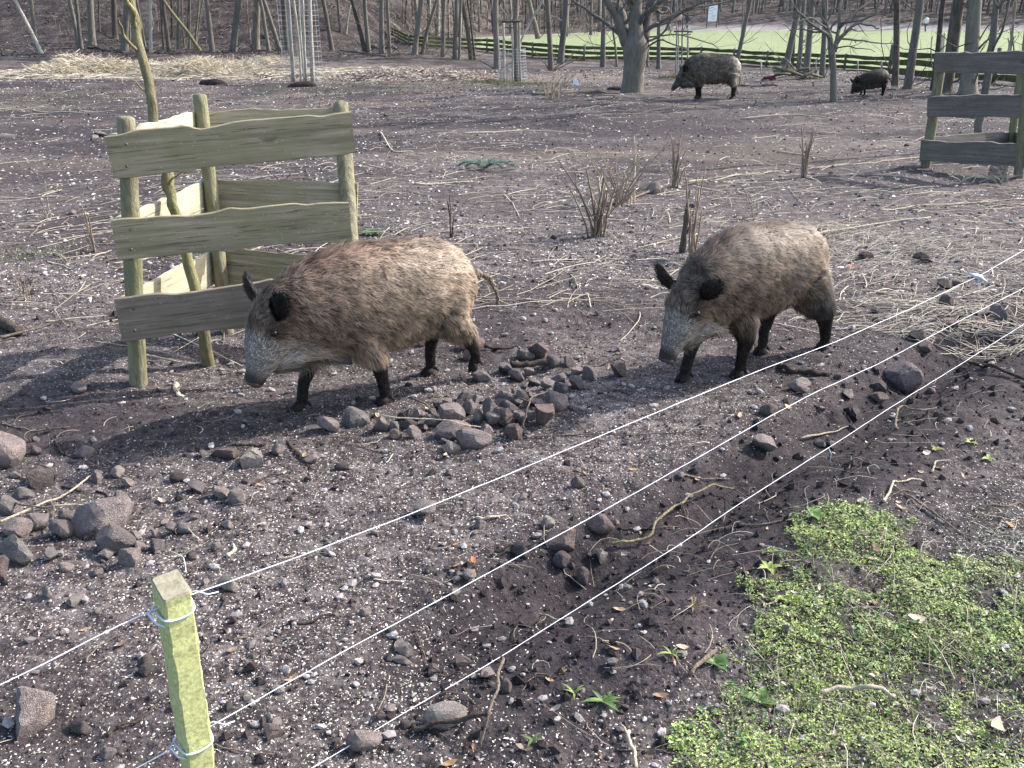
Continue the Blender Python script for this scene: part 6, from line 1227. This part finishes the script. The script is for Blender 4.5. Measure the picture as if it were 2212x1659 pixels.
# ------------------------------------------------------------------ green ground cover
def cover(n, seed, s0, s1, cols, thr, hmax, name, label, cl=.16):
    R = np.random.default_rng(seed); x = R.uniform(.1, 2.5, n*3); y = R.uniform(.8, 2.9, n*3); k = green_mask(x, y) > .5
    dn = fbm(x, y, cl, 3, gain=.6)+.35*fbm(x+11, y, .6, 2); k &= (dn+R.normal(0, .12, n*3)) > thr; x, y, dn = x[k][:n], y[k][:n], dn[k][:n]; n = len(x)
    hh = hmax*np.clip(.35+dn*1.6, .1, 1.2)*R.random(n)**.8; sc = R.uniform(s0, s1, n)*(.7+.5*R.random(n)); rz = R.uniform(0, 6.28, n)
    c = np.array(cols)[R.integers(0, len(cols), n)]*(.75+.5*R.random((n, 1)))*(1+.35*np.clip(fbm(x+3, y, .35, 2), -1, 1))[:, None]
    lf = np.array([(-1, 0, 0), (-.1, .6, .08), (1, 0, -.05), (-.1, -.6, .08), (.1, 0, -.1)])
    o = scatter(name, lf, [np.array([[0, 4, 1], [1, 4, 2], [2, 4, 3], [3, 4, 0]])], np.stack([x, y, Z(x, y)+.003+hh], -1), rz, R.normal(0, .55, n), R.uniform(0, 6.28, n), np.stack([sc, sc*R.uniform(.6, 1.1, n), sc], -1), M['green'], c, kind='stuff', label=label)
g_ = NM('green_leaf', .5, .35); gc = g_.attr().outputs['Color']; g_.col(gc)
tr_ = g_.n('ShaderNodeBsdfTranslucent'); g_.l(gc, tr_.inputs[0]); mx_ = g_.n('ShaderNodeMixShader'); mx_.inputs[0].default_value = .35
out_ = [q for q in g_.t.nodes if q.type == 'OUTPUT_MATERIAL'][0]; g_.l(g_.b.outputs[0], mx_.inputs[1]); g_.l(tr_.outputs[0], mx_.inputs[2]); g_.l(mx_.outputs[0], out_.inputs[0]); M['green'] = g_.m
GRN = [(.28, .38, .10), (.38, .47, .14), (.19, .27, .07), (.47, .53, .22), (.31, .38, .16)]
cover(84000, 91, .0032, .0068, GRN, -.19, .040, 'chickweed', 'dense mat of small-leaved green chickweed in the lower right')
cover(2600, 92, .007, .013, [(.06, .13, .045), (.08, .17, .06), (.10, .19, .06)], .02, .045, 'broad_leaved_weeds', 'darker broader weed leaves in the green mat', .3)
x, y = pick(16000, 1.5, 4.6, 1.0, lambda x, y: ss(-.5, -.9, fence_sd(x, y)[1])*(1-green_mask(x, y))*(.9*fbm(x, y, .3, 3)+.22), 93, 15, 43); n = len(x)
R = np.random.default_rng(98); gx_, gy_ = R.uniform(.1, 2.5, 30000), R.uniform(.8, 3.1, 30000); gk = (green_mask(gx_, gy_) > .5) & (R.random(30000) < .30+.6*fbm(gx_, gy_, .2, 3)); gx_, gy_ = gx_[gk], gy_[gk]; gn = len(gx_)
gd = np.stack([R.normal(0, .6, gn), R.normal(0, .5, gn), np.ones(gn)], -1)*R.uniform(.02, .055, gn)[:, None]; gf = np.linspace(0, 1, 3); GP = np.stack([gx_, gy_, Z(gx_, gy_)], -1)[:, None]+gd[:, None]*gf[None, :, None]; GP[..., 2] -= (gf**2)[None]*np.abs(gd[:, 0:1])*.6
GV, gq, gi = curves(GP, np.full((gn, 1), .0011)*(1-.7*gf)[None], 3); go_ = obj_np('grass', GV, [gq], M['green'], None, True, np.array([(.30, .38, .14), (.38, .40, .20), (.20, .28, .09), (.45, .42, .28)])[R.integers(0, 4, gn)][gi]); tag(go_, kind='stuff', label='fine short grass blades among the chickweed')
R = np.random.default_rng(94); sc = R.uniform(.003, .008, n)
scatter('sparse_weeds', LF, LFT, np.stack([x, y, Z(x, y)+.004+R.random(n)*.02], -1), R.uniform(0, 6.28, n), R.normal(0, .5, n), R.uniform(0, 6.28, n), np.stack([sc, sc*.7, sc], -1), M['green'], np.array([(.12, .19, .06), (.18, .25, .08), (.10, .15, .07)])[R.integers(0, 3, n)], kind='stuff', label='sparse green weeds coming up through the litter at the right')
x, y = pick(5200, 1.2, 3.4, 1.0, lambda x, y: green_mask(x, y)*(.6+.4*fbm(x, y, .3, 2)), 95, 5, 43); x, y = x[:260], y[:260]
strands(len(x), x, y, .05, .2, .0008, .0019, .13, ROOT+STRAW[:4], 96, 'dead_stems', 'dry stems tangled through the green mat', zoff=.02, rise=.05)
x, y = pick(4000, 1.2, 3.4, 1.0, lambda x, y: green_mask(x, y)*(.5), 97, 5, 43); x, y = x[:200], y[:200]; n = len(x); sc = R.uniform(.006, .014, n)
scatter('fallen_leaves', LF, LFT, np.stack([x, y, Z(x, y)+.022+R.random(n)*.015], -1), R.uniform(0, 6.28, n), R.normal(0, .5, n), R.uniform(0, 6.28, n), np.stack([sc, sc*.7, sc], -1), M['leaf'], np.array([(.26, .20, .15), (.32, .27, .21), (.18, .13, .09), (.38, .33, .27)])[R.integers(0, 4, n)], kind='stuff', label='bleached leaves caught in the green mat')
def seedling(px, py, nl, L_, label, col, seed, w_=.22, up=.5):
    B = at(px, py); R = np.random.default_rng(seed); m_ = MB()
    for k in range(nl):
        az = k*2.4+R.normal(0, .3); l_ = L_*R.uniform(.6, 1.1); d = np.array([math.cos(az), math.sin(az), 0]); sd_ = np.array([-d[1], d[0], 0]); n = 7; V = []
        for i in range(n):
            f = i/(n-1); c = d*l_*f+np.array([0, 0, l_*up*(f-.62*f*f)+.004]); ww = l_*w_*math.sin(min(1, f*1.02+.12)*3.0)**.8*.5+.0006 if f < .97 else .0005; V += [c-sd_*ww+[0, 0, ww*.35], c, c+sd_*ww+[0, 0, ww*.35]]
        q = [[3*i+a_, 3*i+a_+1, 3*i+a_+4, 3*i+a_+3] for i in range(n-1) for a_ in (0, 1)]; m_.add(V, q)
    o = m_.build('seedling', M['green'], None, colors=None); V = len(o.data.vertices); ca = o.data.color_attributes.new('Col', 'FLOAT_COLOR', 'POINT'); c = np.ones((V, 4), np.float32); c[:, :3] = np.array(col)*np.random.default_rng(seed).uniform(.8, 1.2, (V, 1)); ca.data.foreach_set('color', c.ravel())
    o.location = (B.x, B.y, Zm(B.x, B.y)); return tag(o, label, 'plant', 'young weeds on the dug earth')
seedling(1468, 1617-0, 5, .05, 'small ragged seedling by the bottom litter', (.14, .20, .06), 1); seedling(1302, 1520, 6, .065, 'largest seedling with long toothed leaves on the dug earth', (.12, .20, .06), 2); seedling(1240, 1500, 5, .045, 'seedling with upright blades left of the largest one', (.22, .30, .07), 3, .12, .9)
seedling(1150, 1605, 5, .04, 'low seedling near the bottom edge right of the dark stick', (.10, .16, .05), 4); seedling(1450, 1415, 5, .045, 'narrow-leaved seedling between bank and green patch', (.22, .28, .08), 5, .16, .7); seedling(1498, 1320, 6, .05, 'reddish-stemmed seedling above the narrow-leaved one', (.26, .20, .10), 6, .10, 1.2)
seedling(1748, 1160, 4, .04, 'yellowish upright shoot by the top of the green patch', (.36, .38, .10), 7, .12, 1.2); seedling(2021, 975, 5, .03, 'tiny pale yellow-green weed on the bank at the right', (.35, .36, .12), 8, .4, .6); seedling(2096, 960, 6, .032, 'second tiny yellow-green weed farther right', (.36, .38, .12), 9, .4, .6); seedling(2135, 995, 6, .035, 'yellow-green rosette right of the tiny weeds', (.28, .34, .12), 10, .45, .5)
seedling(1660, 1232, 7, .05, 'yellow-green leafy sprig at the tip of the green patch', (.30, .38, .10), 11, .35, .7); seedling(1700, 1300, 7, .05, 'bright yellow-green sprig inside the left of the green patch', (.32, .40, .10), 12, .35, .8); seedling(1545, 1440, 6, .045, 'dark green nettle-like seedling at the left edge of the green patch', (.09, .17, .05), 13, .5, .6); seedling(1760, 1120, 7, .05, 'broad green sprig at the top corner of the green patch', (.14, .26, .07), 14, .5, .6)
seedling(800, 507, 9, .10, 'leafy green weed tucked behind the tan boar\'s back by the guard post', (.08, .15, .06), 15, .5, .5); seedling(1640, 1520, 6, .05, 'green sprig beneath the tan stick in the green patch', (.11, .2, .05), 16, .5, .6)
# fir sprig, brush pile, grass tufts
B = at(1045, 370); m_ = MB(); R = np.random.default_rng(101)
for br_, ln in (((1, .1), .34), ((-.9, .35), .30), ((.5, .8), .26), ((-.4, .7), .22), ((.85, -.35), .22), ((-.95, -.1), .2)):
    d = np.array([br_[0], br_[1], 0]); d /= np.linalg.norm(d); P = [d*ln*f+np.array([0, 0, .03+.06*math.sin(f*3)]) for f in np.linspace(0, 1, 7)]; m_.tube(P, .004, 4)
    for k in range(230):
        f = R.random(); p = d*ln*f+np.array([0, 0, .03+.06*math.sin(f*3)]); q = R.normal(0, 1, 3); q[2] = abs(q[2])*.8; q += d*.8; q /= np.linalg.norm(q); m_.tube([p, p+q*.045], [.0022, .0010], 3, cap=False)
o = m_.build('fir_sprig', m_flat('fir_needles', (.15, .21, .175), .7, .3, 60, .4, 0), None); o.location = B; tag(o, 'blue-green fir sprig lying in the middle of the clearing', 'sprig')
B = at(1700, 172); bp = empty('brush_pile', B, label='small pile of logs, twigs and a red rag before the rail fence', cat='brush pile'); R = np.random.default_rng(102)
for k in range(9):
    a_ = R.uniform(-.5, .5); c = np.array([R.normal(0, .28), R.normal(0, .15), .06+.09*R.random()+.03*k/3]); d = np.array([math.cos(a_), math.sin(a_), R.normal(0, .25)])*R.uniform(.15, .42); m_ = MB(); m_.tube([c-d, c+[0, 0, .02], c+d], [.035, .04, .03], 7); m_.build('log', M['barkdark' if k % 2 else 'barkgreen'], bp)
for k in range(8):
    p = np.array([R.normal(0, .25), R.normal(0, .1), .15]); m_ = MB(); Q, rd = limb(R, p, (R.normal(0, 1), R.normal(0, .4), .7), R.uniform(.3, .6), .012, .004, 5, .3, 0); m_.tube(Q, rd, 5); m_.build('twig', M['twigpale' if k % 3 == 0 else 'twig'], bp)
m_ = MB(); m_.loft([[(-.62, -.1, .0), (-.30, -.16, .01), (-.26, .1, .02), (-.58, .12, .0)], [(-.56, -.06, .07), (-.34, -.1, .11), (-.32, .06, .10), (-.52, .08, .05)]]); m_.build('rag', m_flat('dull_red_cloth', (.11, .03, .04), .9, .1, 20, .4, .3), bp)
def tuft(px, py, rx, n, h, cols, label, seed):
    B = at(px, py); R = np.random.default_rng(seed); x = B.x+R.normal(0, rx, n); y = B.y+R.normal(0, rx*.5, n); z = Z(x, y); d = np.stack([R.normal(0, .5, n), R.normal(0, .4, n), np.ones(n)], -1)*(h*R.uniform(.5, 1.1, n))[:, None]
    f = np.linspace(0, 1, 4); P = np.stack([x, y, z], -1)[:, None]+d[:, None]*f[None, :, None]; P[..., 2] -= (f**2)[None]*np.abs(d[:, 0:1])*.5
    V, q, idx = curves(P, np.full((n, 1), .005)*(1-.8*f)[None], 3); c = np.array(cols)[R.integers(0, len(cols), n)]; o = obj_np('grass_tuft', V, [q], M['green'], None, True, c[idx]); tag(o, label, kind='stuff')
GT = [(.12, .15, .06), (.2, .21, .10), (.28, .27, .15)]
tuft(1470, 170, .28, 900, .10, GT, 'low mossy grass tuft at the foot of the slim stakes', 111); tuft(1100, 182, .5, 900, .08, GT, 'thin grass at the foot of the crossbar guard', 112); tuft(840, 188, 2.0, 2600, .035, GT, 'green fringe of grass before the leaf heap', 113); tuft(60, 560-10, .25, 260, .025, GT, 'thin green seedlings far left on the clearing', 114); tuft(120, 215, 1.6, 1500, .03, GT, 'greenish growth at the far left of the clearing', 115)
# dark mound far left, orange peels and leaves
for (px, py, w_, h_, lb) in ((460, 184, 62, 12, 'low dark mound of mud behind the near timber guard'), (655, 187, 60, 10, 'dark turned earth at the foot of the pale stakes'), (1330, 120+74, 40, 6, 'dark mud ridge left of the pollard tree')):
    B = at(px, py); D = dist(B); V = ICO3[0]*np.array([w_*D/F/2, w_*D/F/4, h_*D/F*1.1]); V = V*(1+.25*fbm(V[:, 0]+px, V[:, 1], .2, 3, V[:, 2]))[:, None]; o = obj_np('mud_mound', V, [ICO3[1]], M['soilmound'] if 'soilmound' in M else M.setdefault('soilmound', m_flat('mound_soil', (.035, .027, .026), .95, .1, 25, .5, .8, .02)), None); o.location = B; tag(o, lb, 'mound', 'mounds of dark mud')
for (px, py, s_, c, lb) in ((1023, 1218, .016, (.55, .20, .07), 'bright orange scrap on the soil in the centre'), (632, 1470, .022, (.45, .27, .14), 'tan curled leaf right of the green post'), (963, 988, .018, (.50, .33, .18), 'yellowish curled leaf before the heap'), (816, 900, .016, (.55, .42, .22), 'pale yellow flake by the tan boar\'s front hoof'), (1840, 581, .03, (.55, .22, .13), 'orange-red scrap behind the shaggy boar'), (1702, 884, .02, (.55, .32, .14), 'orange curled leaf beside the middle wire'), (1973, 1355, .03, (.42, .35, .25), 'large buff leaf standing in the green patch'), (2150, 1590, .035, (.34, .25, .18), 'big brown leaf lying low in the green patch corner'), (1890, 1200, .02, (.25, .15, .09), 'dark brown leaf in the upper green patch'), (658, 990, .022, (.5, .36, .2), 'tan leaf under the pale angular stone, left'), (2180, 1140, .02, (.45, .24, .12), 'orange-brown leaf at the right edge')):
    B = at(px, py); V = LF*s_; V[:, 2] *= 2.2; o = obj_np('leaf', V, LFT, m_flat('leaf_tint', c, .7, .3, 60, .25, 0), None); o.location = (B.x, B.y, Zm(B.x, B.y)+s_*.4+(.02 if px > 1860 and py > 1150 else 0)); o.rotation_euler = (.3, .3, px*1.0); tag(o, lb, 'leaf', 'single coloured leaves and scraps')


for i, (pts, w_, mt, lb) in enumerate([([(190, 103), (225, 108), (262, 113)], 5, 'twigdark', 'dark fallen bough at the foot of the slope behind the straw'), ([(262, 113), (300, 104), (345, 114)], 5, 'twigdark', 'second fallen bough right of the first behind the straw'), ([(425, 88), (460, 76), (500, 55)], 4, 'twigdark', 'crooked bough rising right on the slope between the stout trees'), ([(735, 108), (790, 115), (835, 121)], 5, 'twig', 'fallen branch at the foot of the dark leaning tree'),
    ([(800, 103), (830, 104), (855, 104)], 9, 'barkdark', 'short dark log by the straight stout tree'), ([(560, 82), (600, 84), (625, 88)], 8, 'barkdark', 'dark reddish log behind the paired leaning stems'), ([(1560, 180), (1620, 182), (1680, 186)], 6, 'twig', 'grey fallen branch beside the brush pile')]):
    stick(pts, w_, mt, lb, 200+i, .7, .03, name='fallen_branch', group='fallen branches in the background', cat='branch')
